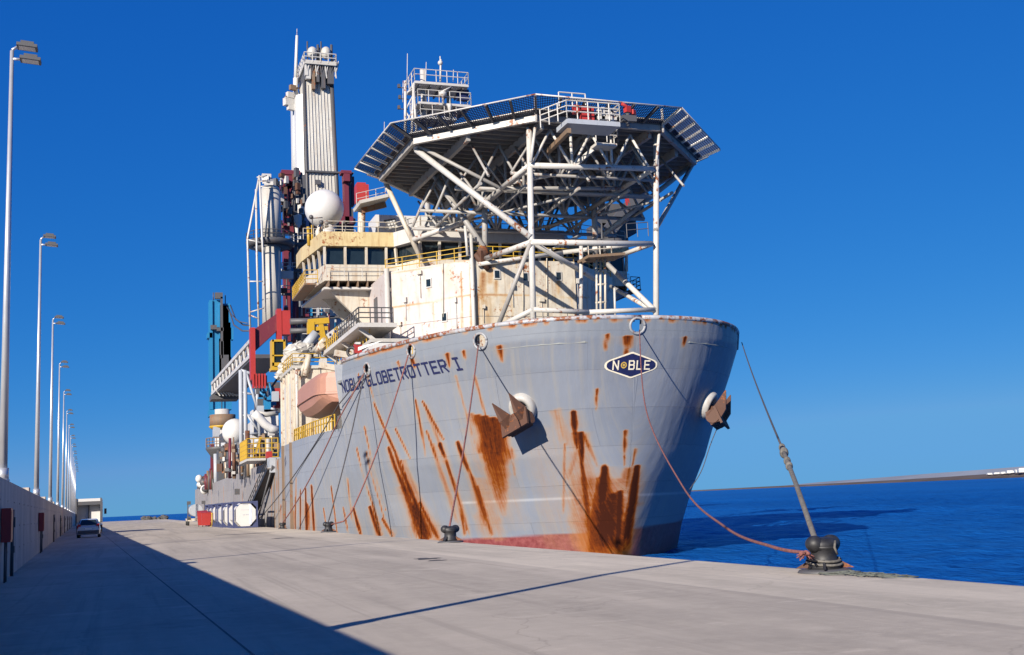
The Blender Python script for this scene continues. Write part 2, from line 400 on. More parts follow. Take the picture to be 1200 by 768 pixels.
ii = (np.arange(nr - 1)[:, None] * na + np.arange(na - 1)[None]).ravel(); ff = np.stack([ii, ii + na, ii + na + 1, ii + 1], 1).astype(np.int32)
wm.vertices.add(len(vv)); wm.vertices.foreach_set('co', vv.ravel()); wm.loops.add(ff.size); wm.loops.foreach_set('vertex_index', ff.ravel())
wm.polygons.add(len(ff)); wm.polygons.foreach_set('loop_start', np.arange(0, ff.size, 4, dtype=np.int32)); wm.polygons.foreach_set('use_smooth', np.ones(len(ff), bool)); wm.update(calc_edges=True); wm.validate()
wm.materials.append(WATER); wo = bpy.data.objects.new('sea_waves', wm); col.objects.link(wo); struct(wo)
if wm.polygons[0].normal.z < 0: wm.flip_normals()
# quay: flat apron, then a cope strip that falls gently to the edge
q = MB()
XB, ZE = 9.4, -.08
q.add([(-40, -60, 0), (XB, -60, 0), (XB, 430, 0), (-40, 430, 0)], [(0, 1, 2, 3)])
q.add([(-40, 430, 0), (XB, 430, 0), (XB, 430, -9), (-40, 430, -9)], [(3, 2, 1, 0)])
struct(q.build('quay_apron', QUAY))
q = MB()
q.add([(XB, -60, 0), (QX - .12, -60, ZE), (QX - .12, 430, ZE), (XB, 430, 0)], [(0, 1, 2, 3)])
q.add([(QX - .12, -60, ZE), (QX, -60, ZE - .08), (QX, 430, ZE - .08), (QX - .12, 430, ZE)], [(0, 1, 2, 3)])
q.add([(QX, -60, ZE - .08), (QX, -60, -9), (QX, 430, -9), (QX, 430, ZE - .08)], [(0, 1, 2, 3)])
q.add([(XB, 430, 0), (QX - .12, 430, ZE), (QX - .12, 430, -9), (XB, 430, -9)], [(0, 1, 2, 3)])
struct(q.build('quay_cope', COPE))
WS = -.0327
def wallx(Y): return -3.205 + WS * (Y - 34.2)
# joints in the slab
j = MB()
def strip(p, q_, wd, z=.004):
    p = Vector((p[0], p[1], z)); q2 = Vector((q_[0], q_[1], z)); d = (q2 - p).normalized(); s_ = Vector((-d.y, d.x, 0)) * wd / 2
    j.add([p - s_, q2 - s_, q2 + s_, p + s_], [(0, 1, 2, 3)])
g1 = atZ(205, 694); strip((g1.x - WS * (g1.y + 30), -30), (g1.x + WS * (420 - g1.y), 420), .035)
for k in range(8):
    y = -6 + 38.8 * k
    strip((wallx(y), y), (XB - .1, y + .2), .02)
struct(j.build('slab_joints', JOINT))
# worn oil patches
st = MB()
def blot(px, py, rx, ry, z=.006, n=26):
    c = atZ(px, py)
    if c.x > XB: z += ZE * (c.x - XB) / (QX - XB)
    ph = [random.uniform(0, 6.28) for _ in range(4)]
    vs = []
    for k in range(n):
        t = 2 * math.pi * k / n; q_ = 1 + .2 * math.sin(3 * t + ph[0]) + .15 * math.sin(5 * t + ph[1]) + .1 * math.sin(9 * t + ph[2])
        vs.append((c.x + rx * q_ * math.cos(t), c.y + ry * q_ * math.sin(t), z))
    st.add(vs, [tuple(range(n))])
blot(500, 655, .35, .5); blot(512, 657, .25, .3); blot(285, 626, 2.0, .8); blot(1230, 0, .1, .1) if False else None
blot(330, 631, .6, .6)
struct(st.build('oil_patches', OIL))

# raised terrace behind the wall that carries the lamps
wv = lambda Y, v, z: Vector((wallx(Y) - v, Y + v * WS, z))
t = MB()
t.add([wv(-50, .45, 0), wv(-50, .45, 2.2), wv(428, .45, 2.2), wv(428, .45, 0)], [(0, 1, 2, 3)])
t.add([wv(-50, .45, 2.2), wv(-50, 6, 2.2), wv(428, 6, 2.2), wv(428, .45, 2.2)], [(0, 1, 2, 3)])
t.add([wv(-50, 6, 2.2), wv(-50, 16, -4), wv(428, 16, -4), wv(428, 6, 2.2)], [(0, 1, 2, 3)])
struct(t.build('breakwater_terrace', QUAY))
# ---- harbour wall, one thing with cast panels
WH = 2.86
hw = thing('harbour_wall', (wallx(30), 30, 0), 'long plain grey concrete harbour wall running along the left of the quay', 'wall')
ys = np.arange(-48, 429, 6.7)
wb = MB()
for a in ys[:-1]:
    e = .012
    ht = WH
    p = [wv(a + e, 0, 0), wv(a + 6.7 - e, 0, 0), wv(a + 6.7 - e, .42, 0), wv(a + e, .42, 0)]
    t_ = [wv(a + e, .04, ht), wv(a + 6.7 - e, .04, ht), wv(a + 6.7 - e, .42, ht), wv(a + e, .42, ht)]
    wb.add(p + t_, [(0, 1, 5, 4), (1, 2, 6, 5), (2, 3, 7, 6), (3, 0, 4, 7), (4, 5, 6, 7)])
    for zz in (.75, 1.5, 2.25):
        for uu in (1.6, 5.0):
            c = wv(a + uu, -.004 + .014 * zz, zz); wb.box(c, (.03, .05, .05))
wb.build('wall_panels', WALLC, hw)

# ---- lamp posts
lamp = thing('lamp_post', (0, 0, 0), '', 'lamp post', 'lamp posts along the harbour wall')
LH = 16.6 - 2.86
MB().bar((0, 0, 0), (0, 0, LH), .13, 14, .06).build('pole', GALV, lamp)
MB().bar((0, 0, 0), (0, 0, .05), .20, 14).bar((0, 0, .05), (0, 0, .4), .17, 14).build('base_flange', GALV, lamp)
for k, (dx, dz, dy) in enumerate(((.30, .22, .12), (.42, -.28, -.05))):
    arm = MB().bar((0, 0, LH + dz * .6 - .1), (dx * .6, dy, LH + dz), .045, 8).build('arm', GALV, lamp)
    hd = MB(); c = Vector((dx + .14, dy, LH + dz)); tl = R(14)
    X = Vector((math.cos(tl), 0, -math.sin(tl) * .3)).normalized(); Yv = Vector((0, 1, 0)); Z = X.cross(Yv)
    hd.box(c, (.62, .46, .10), ax=(X, Yv, Z)).box(c + Z * .09, (.40, .36, .10), ax=(X, Yv, Z))
    h = hd.build('floodlight', DARKSTEEL, lamp)
    MB().box(c - Z * .055, (.50, .34, .012), ax=(X, Yv, Z)).build('lens', GALV, h)
ordw = ['nearest', 'second', 'third', 'fourth', 'fifth', 'sixth', 'seventh', 'eighth', 'ninth', 'tenth', 'eleventh', 'twelfth', 'thirteenth', 'fourteenth']
for k in range(-1, 14):
    Y = 37.9 + 26.8 * k
    o = lamp if k == -1 else copy_tree(lamp)
    o.location = wv(Y, .21, WH)
    o['label'] = 'grey lamp post behind the wall at the camera\'s left, out of view' if k == -1 else 'tall grey twin-headed lamp post behind the harbour wall, %s from the camera' % ordw[k]
    if k == -1: o['label'] = 'grey twin-headed lamp post whose long thin shadow crosses the apron'
# concrete pedestals by the lamps
ped = MB().box((0, 0, .55), (.75, .9, 1.1)).build('lamp_pedestal', WALLC, None, org=(0, 0, 0))
tag(ped, '', 'concrete block', 'concrete blocks behind the wall')
for k in range(0, 10):
    o = ped if k == 0 else copy_tree(ped)
    o.location = wv(37.9 + 26.8 * k - 1.6 * (1 if k else 1.8), .85, 2.2)
    o['label'] = 'grey concrete block showing over the wall beside the %s lamp post' % ordw[k]
# conduits and hose cabinets on the wall face
cd_ = thing('wall_conduit', (0, 0, 0), '', 'conduit', 'conduits on the wall')
MB().bar((.07, 0, .0), (.07, 0, 2.0), .05, 8).build('pipe', DARKSTEEL, cd_)
MB().box((.09, 0, 1.62), (.12, .16, .3)).box((.09, 0, .8), (.10, .14, .2)).build('junction_box', DARKSTEEL, cd_)
for k in range(0, 8):
    o = cd_ if k == 0 else copy_tree(cd_)
    o.location = wv(38.3 + 26.8 * k, 0, 0); o.rotation_euler.z = math.atan(-WS)
    o['label'] = 'dark conduit with junction box on the wall below the %s lamp post' % ordw[k]
cb = thing('hose_cabinet', (0, 0, 0), '', 'hose cabinet', 'red hose cabinets on the wall')
MB().box((.12, 0, 1.55), (.24, .9, .92)).build('cabinet', REDCAB, cb)
MB().box((.247, 0, 1.55), (.012, .78, .80)).build('door', REDCAB, cb)
for y_ in (-.3, .3): MB().bar((.1, y_, 1.09), (.1, y_, 0), .025).build('stand', DARKSTEEL, cb)
for k, Y in enumerate((34.6, 62.8)):
    o = cb if k == 0 else copy_tree(cb)
    o.location = wv(Y, 0, 0); o.rotation_euler.z = math.atan(-WS)
    o['label'] = 'red hose cabinet fixed to the wall just before the %s lamp post' % ordw[k]

# ---- far shore
D = lambda px, d: (lambda r: Vector((r.x, r.y, 0)).normalized() * d)(ray(px, 604 - .0455 * (px - 170)))
LAND = plain('far_land', (.085, .06, .048), .9, 0, .35, .004)
def land(name, pts, mat, depth=900):
    mb = MB(); b = []
    for px, d, h in pts:
        p = D(px, d); dr = p.normalized()
        b.append([(p.x, p.y, WZ - .5), (p.x, p.y, WZ + min(h, 3.2)), tuple(Vector((p.x, p.y, WZ + h)) + dr * 120), tuple(Vector((p.x, p.y, WZ + h * .7)) + dr * depth)])
    for a, c in zip(b, b[1:]):
        mb.add(a + c, [(0, 4, 5, 1), (1, 5, 6, 2), (2, 6, 7, 3)])
    return struct(mb.build(name, mat))
land('far_shore', [(760, 5200, 2), (800, 5000, 4), (850, 4700, 5), (900, 4400, 6), (960, 4050, 6), (1020, 3700, 7), (1060, 3500, 8), (1100, 3250, 9), (1150, 3000, 11), (1200, 2750, 13), (1260, 2500, 14), (1400, 2100, 15)], LAND)
land('distant_hills', [(900, 9000, 2), (960, 8800, 22), (1030, 8600, 34), (1090, 8500, 46), (1150, 8300, 54), (1200, 8200, 62), (1280, 8000, 70), (1400, 7800, 80)], plain('hill_haze_blue', (.15, .17, .22), .9, 0, .2, .002), 2500)  # the blue haze of distance is put into the hills' colour
for k, (px, wd, h, d, dz) in enumerate(((1160, 12, 2.5, 3000, 9.5), (1170, 22, 2.5, 2960, 10), (1178, 20, 2.5, 2910, 10.5), (1184, 16, 4.5, 2870, 11), (1193, 12, 5, 2820, 11), (1199, 20, 8, 2790, 11))):
    p = D(px, d) + Vector((0, 0, WZ + dz)); b = MB(); b.box(p + Vector((0, 0, h / 2)), (wd, 20, h), R(-30)).prism([(p.x - wd * .3, p.y - 4), (p.x + wd * .3, p.y - 4), (p.x + wd * .3, p.y + 4), (p.x - wd * .3, p.y + 4)], p.z + h, p.z + h + 1.5)
    tag(b.build('shore_building', CLEAN, None, org=p), 'small white building on the far shore, %s from the right' % ['sixth', 'fifth', 'fourth', 'third', 'second', 'first'][k], 'building', 'white buildings on the far shore')
STONE = plain('dark_stone', (.09, .085, .08), .9, 0, .4, 1.5)
# boulders at the far end of the quay
for k in range(7):
    p = Vector((6.2 + k * 1.25 + random.uniform(-.3, .3), 424 + random.uniform(-2, 2), 0)); r = random.uniform(.7, 1.5)
    b = MB().ball(p + Vector((0, 0, r * .45)), r, 9, 1, .8, .75)
    b.v = [(x + random.uniform(-.2, .2), y + random.uniform(-.2, .2), z + random.uniform(-.15, .15)) for x, y, z in b.v]; b.sm = [False] * len(b.sm)
    tag(b.build('boulder', STONE, None, org=p), 'grey boulder in the row at the far end of the quay', 'boulder', 'boulders at the quay end')

# ================================================================== SHIP
CX, BM = 30.6, 16.3
SY = 64.0
ship = thing('drill_ship', (CX, SY, WZ), 'huge rust-streaked grey drill ship moored along the quay, with helideck over its bow', 'ship')
def part(mb, name, mat, parent=None): return mb.build(name, mat, parent or ship)
ZT, ZK = 12.5, 11.35
def hp(z): return float(np.interp(z, [-4, -3.3, -.8, 1.7, 4.2, 5.9, 8.4, 9.7, ZK, 13], [1.5, 1.46, 1.40, 1.26, 1.07, 1.0, .88, .82, .76, .76]))
def hY0(z): return float(np.interp(z, [-4, 9.7, ZK, 13], [69.6, 64.7, 64.15, 63.8]))
def hL(z): return float(np.interp(z, [-4, 9.7, 13], [40, 38, 37]))
def hull_pt(th, z, side):       # th 0 stem .. pi/2 full beam
    return Vector((CX + side * BM * math.sin(th) ** hp(z), hY0(z) + hL(z) * (1 - math.cos(th)), z))
YB = 87.0                        # break of the forecastle
YS = 258.0
def th_of_Y(Y, z): 
    u = min(max((Y - hY0(z)) / hL(z), 0), 1); return math.acos(1 - u)
def hull_Y(Y, z, side=-1): return hull_pt(th_of_Y(Y, z), z, side) if Y < hY0(z) + hL(z) else Vector((CX + side * BM, Y, z))

# columns: (kind, param).  Bow fan in theta, then straight side in Y
z_base = -3.6
def ztop_aft(Y): return 7.6 if Y < 112.5 else 6.6
thB = th_of_Y(YB, 8.0)
th_f = np.concatenate([np.linspace(0, .12, 14)[:-1], np.linspace(.12, thB, 190)])
th_m = np.linspace(thB, math.pi / 2, 120)
Y_m = np.linspace(0, 1, 3)
V, Fc, UV, ATT = [], [], [], []
def col_pts(fn, zt, nz, zk=True):
    zs = np.linspace(z_base, zt, nz)
    return [fn(z) for z in zs]
blocks = []
def bl(cols): blocks.append(cols)
NZ1 = 124; NZ2 = 86
for side in (-1, 1):
    bl([[hull_pt(th, z, side) for z in np.linspace(z_base, ZT, NZ1)] for th in th_f])
    bl([[hull_pt(th, z, side) for z in np.linspace(z_base, 7.6, NZ2)] for th in th_m])
    def aft(Y0_, Y1_, zt, n):
        cols = []
        for s_ in np.linspace(0, 1, n):
            cols.append([Vector((CX + side * BM, (hY0(z) + hL(z) if Y0_ is None else Y0_) * (1 - s_) + Y1_ * s_, z)) for z in np.linspace(z_base, zt, NZ2)])
        bl(cols)
    aft(None, 112.5, 7.6, 80 if side < 0 else 12); aft(112.5, YS, 6.6, 260 if side < 0 else 60)
# fairlead openings and rust are worked out on the finished surface
for bi, cols in enumerate(blocks):
    b = len(V); n = len(cols[0]); nb = bi % 4; side = -1 if bi < 4 else 1
    for i, c in enumerate(cols): V += c
    for i in range(len(cols) - 1):
        for k in range(n - 1):
            q4 = (b + i * n + k, b + i * n + k + 1, b + (i + 1) * n + k + 1, b + (i + 1) * n + k)
            Fc.append(q4 if side == 1 else tuple(reversed(q4)))
Vn = np.array([tuple(v) for v in V])
bvh = BVHTree.FromPolygons([tuple(v) for v in V], Fc)
def hit(px, py):
    h = bvh.ray_cast(O, ray(px, py).normalized())
    if h[0] is None: return None, None
    n = h[1]
    if n.dot(ray(px, py)) > 0: n = -n
    return h[0], n
NX = (595.9, 0)
# --- rust runs: (x,y) top -> (x,y) bottom in the photograph, widths in pixels, strength top -> bottom
RUNS = [
 (438,472,463,530,3.5,6,1.3,1.1),(463,530,492,602,6,9,1.2,1.0),(486,590,500,628,12,22,1.0,.9),(428,432,440,474,3,3.5,.7,.8),
 (463,502,481,538,4,2.5,1.2,.5),(455,524,480,585,6,14,1.5,1.1),(472,570,494,630,14,26,1.0,1.0),(418,525,447,626,2.5,4,1.4,1.0),
 (429,529,451,611,2.5,2.5,.9,.5),(433,593,444,628,8,13,1.6,1.2),(414,595,422,625,6,9,1.7,1.2),(448,608,460,628,4,9,1.3,.9),
 (492,589,513,631,4,10,1.5,1.0),(482,590,497,630,4,16,1.2,.9),(515,520,523,540,8,6,1.9,1.2),(523,540,548,624,6,5,1.1,.5),
 (487,468,499,535,2.5,3,1.1,.8),(495,470,519,515,2.5,5,1.2,1.1),(498,474,524,545,9,9,.55,.4),(536,518,552,557,7,7,2.0,1.3),(552,557,569,613,7,14,1.1,.6),
 (576,489,579,530,52,40,1.25,1.15),(579,530,588,600,38,16,1.1,.25),(562,492,572,540,24,18,.6,.6),(556,440,570,492,2,2,.8,.8),(534,440,556,520,2,2,.55,.4),
 (672,481,674,507,9,7,2.2,1.8),(674,507,676,525,7,4,1.2,.8),(680,506,682,545,10,6,2.0,1.3),(682,545,692,632,6,7,1.1,.7),(684,510,700,545,6,4,.9,.3),(680,515,668,560,7,14,.5,.4),(680,530,684,635,30,34,.38,.30),
 (733,504,731,545,5,4,1.6,.5),(745,525,741,548,2.5,2.5,1.0,.8),(709,546,707,590,9,24,2.1,1.4),(704,560,700,645,12,30,1.0,.8),(707,590,709,630,24,30,1.3,.9),(747,545,741,590,9,14,2.2,1.9),(741,590,733,640,14,20,1.9,1.5),(727,575,724,640,8,14,1.7,1.6),
 (718,578,717,648,14,40,1.5,.75),(712,600,712,648,20,34,1.0,.62),(690,560,690,640,14,26,.5,.4),(715,560,708,640,60,86,.42,.34),(738,548,734,575,16,24,.8,.6),
 (711,392,710,410,5,3,1.9,.7),(736,394,735,407,14,9,1.7,.9),(735,405,730,432,4,3,1.1,.6),(803,394,801,408,6,3,1.8,.8),
 (585,405,588,424,10,4,1.7,.7),(524,414,527,430,7,5,1.4,.7),(543,411,545,421,5,3,1.3,.5),(466,423,469,432,5,3,1.2,.5),(482,420,487,431,9,6,1.5,.8),(700,455,698,480,2,1.5,1.3,.4),
 (365,569,368,622,8,9,1.7,1.6),(358,572,359,622,7,8,1.6,1.6),(352,574,352,622,5,7,1.7,1.4),(346,583,346,622,4,6,1.5,1.3),(341,580,341,622,4,6,1.5,1.3),(335,588,334,622,5,7,1.4,1.2),(329,592,329,620,4,5,1.2,1.0),(360,590,360,622,22,24,1.0,1.1),(343,596,342,622,24,26,.8,1.0),(347,560,346,622,9,14,.5,.8),(330,505,330,622,12,14,.5,.65),
 (388,570,395,625,2,2,1.6,.9),(379,595,383,622,2.5,2.5,1.4,.9),(402,594,408,624,2.5,3,1.4,.9),(363,485,366,530,3,2,.8,.4),(394,470,398,520,3,3,.8,.4),(372,500,374,560,2,2,.5,.3),
 (420,438,421,452,4,2,1.2,.4),(412,445,413,470,2,2,.6,.3),
 (427,500,452,600,2.5,3,1.3,.9),(470,540,490,600,2,3,1.4,1.0),(500,505,512,540,2,3,1.2,.8),(530,560,545,626,3,6,1.1,.8),(559,570,575,625,3,8,.9,.6),(407,560,412,610,2,2,.9,.5),(600,525,604,560,3,2,.6,.3),(662,520,660,600,3,3,.7,.4),(507,520,536,610,10,14,.5,.4),(470,540,505,628,20,30,.42,.5),(560,560,575,625,30,40,.35,.4),(650,480,668,530,18,24,.4,.3),
 (560,500,600,610,60,50,.22,.2),(640,500,660,630,70,60,.16,.2),
 (325,540,324,600,5,5,.7,.5),(318,560,318,618,6,8,.9,.8),(300,560,300,600,8,8,.5,.5),(310,550,309,590,4,4,.7,.5),(262,570,262,600,6,6,.5,.4),(248,572,248,602,5,6,.5,.4),(239,575,239,606,3,4,.6,.4),(284,565,284,600,6,6,.55,.4)]
rust = np.zeros(len(Vn))
for (x0, y0, x1, y1, w0, w1, s0, s1) in RUNS:
    a, _ = hit(x0, y0); b, _ = hit(x1, y1)
    if b is None:
        for dy in range(2, 60, 2):
            b, _ = hit(x1, y1 - dy)
            if b is not None: break
    if a is None or b is None: continue
    depth = (a - O).length; k = depth / F / 2 * 1.0
    A, Bv = np.array(a), np.array(b); d = Bv - A; L2 = d @ d
    rel = Vn - A; t = (rel @ d) / L2
    tc = np.clip(t, 0, 1); dist = np.linalg.norm(rel - tc[:, None] * d, axis=1)
    crs = np.cross(d / math.sqrt(L2), rel - tc[:, None] * d); sgn = np.sign(crs @ np.cross(d, [1.0, .3, 0])); cx_ = sgn * dist
    tabc = rng.random(400); tabt = rng.random(400); tabe = rng.random(400)
    wd = np.maximum((w0 + (w1 - w0) * tc) * k * 1.36, .15)
    ncr = np.interp((cx_ / .16) % 380, np.arange(400), tabc); nend = np.interp((cx_ / .22) % 380, np.arange(400), tabe)
    nt_ = np.interp((tc * math.sqrt(L2) / .5) % 380, np.arange(400), tabt)
    wd = wd * (.8 + .4 * nt_)
    q_ = np.clip(1 - dist / wd, 0, 1) if max(w0, w1) < 30 else np.clip((1 - dist / wd) * 1.7, 0, 1); q_ = q_ * q_ * (3 - 2 * q_) * (1.25 if max(w0, w1) < 30 else 1.05)
    lf = np.clip((.72 + (.7 if s1 > .8 else .6) * nend * (1 if max(w0, w1) < 30 else .3) + (0 if max(w0, w1) < 30 else .3) - t + .25) / .5, 0, 1) * np.clip((t + .02) / .03, 0, 1) * (t < 1.12)
    val = .84 * q_ * (s0 + (s1 - s0) * tc) * lf * ((.62 + .5 * ncr) if max(w0, w1) < 30 else (.86 + .2 * ncr))
    halo = np.clip(1 - dist / (wd * 4.0 if max(w0, w1) < 30 else wd * 2.0), 0, 1) ** 2 * .46 * lf * min(s0, 1.2)
    rust = np.maximum(rust, val) + halo * .6
zt_arr = np.where(Vn[:, 1] < YB + .01, ZT, 99)
near_top = np.clip((Vn[:, 2] - (ZT - .38)) / .3, 0, 1) * (Vn[:, 2] > 8)
ns_ = np.sin(Vn[:, 0] * 1.9 + 1.3 * np.sin(Vn[:, 0] * .53)) * np.sin(Vn[:, 0] * 4.7 + Vn[:, 1]) + .35 * np.sin(Vn[:, 0] * 11)
rust = np.maximum(rust, near_top * np.clip(.35 + .9 * ns_, 0, 1.2))
brown = np.clip((Vn[:, 1] - 104) / 10, 0, 1) * (Vn[:, 0] < CX)
rust = np.maximum(rust, brown * .17)
band = ((Vn[:, 2] > ZK + .02)).astype(float)
lz = hit(620, 586)[0].z
line = np.clip(1 - np.abs(Vn[:, 2] - lz) / .11, 0, 1) * .30 * (Vn[:, 1] < 76)
zr = np.interp(Vn[:, 0], [14, 22, 32, 46], [-1.05, -.95, -.55, -.3])
boot = np.clip((zr - Vn[:, 2]) / .08, 0, 1)
# holes
FAIR = [(747, 382, .50), (563, 400, .50), (482, 411.5, .46), (430.5, 433, .46)]
fairs = []
for px, py, r in FAIR:
    p, n = hit(px, py); fairs.append((p, n, r))
p, n = fairs[1][0], fairs[1][1]
# far side fairlead: mirror of one on the near side, far round the bow
pf = hull_pt(th_of_Y(70.5, 11.9), 11.9, 1)
def hull_normal(p, side):
    e = .15; z = p.z; a = hull_Y(p.y - e, z, side); b = hull_Y(p.y + e, z, side); c = hull_Y(p.y, z + e, side); d = hull_Y(p.y, z - e, side)
    n = (b - a).cross(c - d).normalized()
    if n.x * side < 0: n = -n
    return n
nf = hull_normal(pf, 1)
fairs.append((pf, nf, .48))
cent = np.array([(Vn[f[0]] + Vn[f[1]] + Vn[f[2]] + Vn[f[3]]) / 4 for f in Fc])
keep = np.ones(len(Fc), bool)
for p, n, r in fairs: keep &= np.linalg.norm(cent - np.array(p), axis=1) > r * .92
# inner skin of the bulwark
nV = len(Vn); inner = []; innerF = []
for side in (-1, 1):
    b = nV + len(inner); ths = th_f[::2]; zs = np.linspace(11.2, ZT, 9)
    for th in ths:
        for z in zs:
            p = hull_pt(th, z, side); c = Vector((CX, 86, z)); d = (c - p); d.z = 0; d.normalize(); inner.append(p + d * .28)
    n = len(zs)
    for i in range(len(ths) - 1):
        for k in range(n - 1):
            q4 = (b + i * n + k, b + i * n + k + 1, b + (i + 1) * n + k + 1, b + (i + 1) * n + k)
            cc_ = sum((inner[x - nV] for x in q4), Vector()) / 4
            if all((cc_ - p).length > r * 1.02 for p, n_, r in fairs): innerF.append(q4)
allV = [tuple(v) for v in V] + [tuple(v) for v in inner]
F2 = [f for f, k in zip(Fc, keep) if k]
hm = bpy.data.meshes.new('hull')
o0 = Vector((CX, SY, WZ))
hm.from_pydata([(x - o0.x, y - o0.y, z - o0.z) for x, y, z in allV], [], F2 + innerF)
def attr(nm, arr):
    a = hm.attributes.new(nm, 'FLOAT', 'POINT'); full = np.zeros(len(allV), np.float32); full[:len(arr)] = arr; a.data.foreach_set('value', full)
attr('rust', rust); attr('band', band * .85); attr('line', line); attr('boot', boot)
# plating uv: distance round the hull, height
sarc = np.zeros(len(allV)); 
P = np.array(allV); ang = np.where(P[:, 1] < 103, np.hypot(P[:, 0] - CX, P[:, 1] - 64) , P[:, 1] - 64 + 4); sarc = np.sign(P[:, 0] - CX) * ang
uvl = hm.uv_layers.new(name='plating'); li = np.zeros(len(hm.loops), np.int32); hm.loops.foreach_get('vertex_index', li)
uvd = np.stack([sarc[li], P[li, 2]], 1).astype(np.float32).ravel(); uvl.data.foreach_set('uv', uvd)
hm.polygons.foreach_set('use_smooth', [True] * len(hm.polygons))
HULL = hull_mat(); hm.materials.append(HULL); hm.update()
hull = bpy.data.objects.new('hull', hm); col.objects.link(hull); hull.parent = ship; ORG['hull'] = o0
# top rail of the bulwark
rl = MB()
for side in (-1, 1):
    rl.path([hull_pt(th, ZT, side) + Vector((0, .1, .03)) for th in th_f[::4]] + [hull_pt(thB, ZT, side)], .16, 8)
part(rl, 'bulwark_rail', HULLRAIL := paint('bulwark_rail_paint', (.36, .37, .39), .75, .5, .8), hull)
# decks, break bulkheads, transom
def outline(z, ya, yb):
    L = [hull_Y(y, z, -1) for y in np.linspace(ya, yb, 40)]; return [(p.x + .1, p.y) for p in L] + [(2 * CX - p.x - .1, p.y) for p in reversed(L)]
part(MB().prism(outline(11.2, 64.6, YB), 11.0, 11.2), 'forecastle_deck', DECKGREEN)
part(MB().prism(outline(7.3, YB - .1, 112.5), 7.0, 7.3), 'shelter_deck', DECKGREEN)
part(MB().prism([(CX - BM + .1, 112.5), (CX - BM + .1, YS), (CX + BM - .1, YS), (CX + BM - .1, 112.5)], 6.1, 6.3), 'main_deck', DECKGREEN)
lb = hull_Y(YB, 9, -1).x
bk = MB()
pL = [hull_Y(YB, z, -1) for z in np.linspace(7, ZT, 8)]
bk.slab([p + Vector((.02, -.02, 0)) for p in pL] + [Vector((2 * CX - p.x - .02, p.y - .02, p.z)) for p in reversed(pL)], (0, -.12, 0))
part(bk, 'bulkhead', LIGHTGREY); bk = MB()
bk.slab([(CX - BM, YS, -4), (CX + BM, YS, -4), (CX + BM, YS, 6.6), (CX - BM, YS, 6.6)], (0, -.1, 0))
part(bk, 'transom', LIGHTGREY)
RIBG = paint('fairlead_paint', (.27, .275, .285), .55, .5, .5)
for p, n, r in fairs:
    f = part(MB().torus(p + n * .02, n, r * 1.0, .085, 24), 'fairlead', RIBG)

# --- lettering: strokes on a 4 x 6 cell
GL = {'N': [[(0, 0), (0, 6)], [(0, 6), (4, 0)], [(4, 0), (4, 6)]], 'O': [[(.6, 0), (3.4, 0), (4, .8), (4, 5.2), (3.4, 6), (.6, 6), (0, 5.2), (0, .8), (.6, 0)]],
 'B': [[(0, 0), (0, 6)], [(0, 6), (3.2, 6), (3.8, 5.3), (3.8, 3.8), (3.2, 3.1), (0, 3.1)], [(3.2, 3.1), (4, 2.4), (4, .8), (3.3, 0), (0, 0)]], 'L': [[(0, 6), (0, 0), (3.8, 0)]],
 'E': [[(4, 6), (0, 6), (0, 0), (4, 0)], [(0, 3.1), (3.2, 3.1)]], 'G': [[(4, 5), (3.3, 6), (.7, 6), (0, 5.2), (0, .8), (.7, 0), (3.3, 0), (4, .8), (4, 2.8), (2.3, 2.8)]],
 'T': [[(-.1, 6), (4.1, 6)], [(2, 6), (2, 0)]], 'R': [[(0, 0), (0, 6), (3.2, 6), (4, 5.2), (4, 3.8), (3.2, 3), (0, 3)], [(1.8, 3), (4, 0)]], 'I': [[(2, 0), (2, 6)], [(.6, 6), (3.4, 6)], [(.6, 0), (3.4, 0)]]}
def letters(mb, text, mapf, w=.9, gap=5.9):
    x = 0
    for ch in text:
        if ch != ' ':
            for pl in GL[ch]:
                for (a, b) in zip(pl, pl[1:]):
                    d = Vector((b[0] - a[0], b[1] - a[1])); L = d.length; d /= L; s_ = Vector((-d.y, d.x)) * w / 2
                    e = d * w * .42; A = Vector(a) - e; Bq = Vector(b) + e; n = max(1, int(L / 1.2))
                    for i in range(n):
                        p0 = A.lerp(Bq, i / n); p1 = A.lerp(Bq, (i + 1) / n)
                        mb.add([mapf(x + q_.x, q_.y) for q_ in (p0 - s_, p1 - s_, p1 + s_, p0 + s_)], [(0, 1, 2, 3)])
        x += gap if ch != ' ' else 3.2
    return x
def text_len(text, gap=5.9): return sum(gap if c != ' ' else 3.2 for c in text) - (gap - 4)
p0, _ = hit(402, 460); p1, _ = hit(543, 432.5); p0t, _ = hit(401, 447.5); p1t, _ = hit(543, 418.5)
ss = []; 
Ys_ = np.linspace(p0.y, p1.y, 80); zz_ = np.linspace(p0.z, p1.z, 80)
pts = [hull_Y(y, z) for y, z in zip(Ys_, zz_)]
acc = [0]
for a, b in zip(pts, pts[1:]): acc.append(acc[-1] + (b - a).length)
acc = np.array(acc)
Lh0, Lh1 = (p0t.z - p0.z), (p1t.z - p1.z)
TL = text_len('NOBLE GLOBETROTTER I')
def tmap(x, h):
    f = x / TL; y = float(np.interp(f * acc[-1], acc, Ys_)); z = float(np.interp(f * acc[-1], acc, zz_)) + h / 6 * (Lh0 + (Lh1 - Lh0) * f)
    p = hull_Y(y, z); return p + hull_normal(p, -1) * .03
xx = 0
for wd_ in ('NOBLE', 'GLOBETROTTER', 'I'):
    mb = MB(); off = xx
    for ci, ch in enumerate(wd_):
        mb = MB(); letters(mb, ch, (lambda o_: lambda x, h: tmap(x + o_, h))(off + 5.9 * ci), 1.12); part(mb, 'name_letter', NAVY, hull)
    xx += sum(5.9 for c in wd_) + 3.2
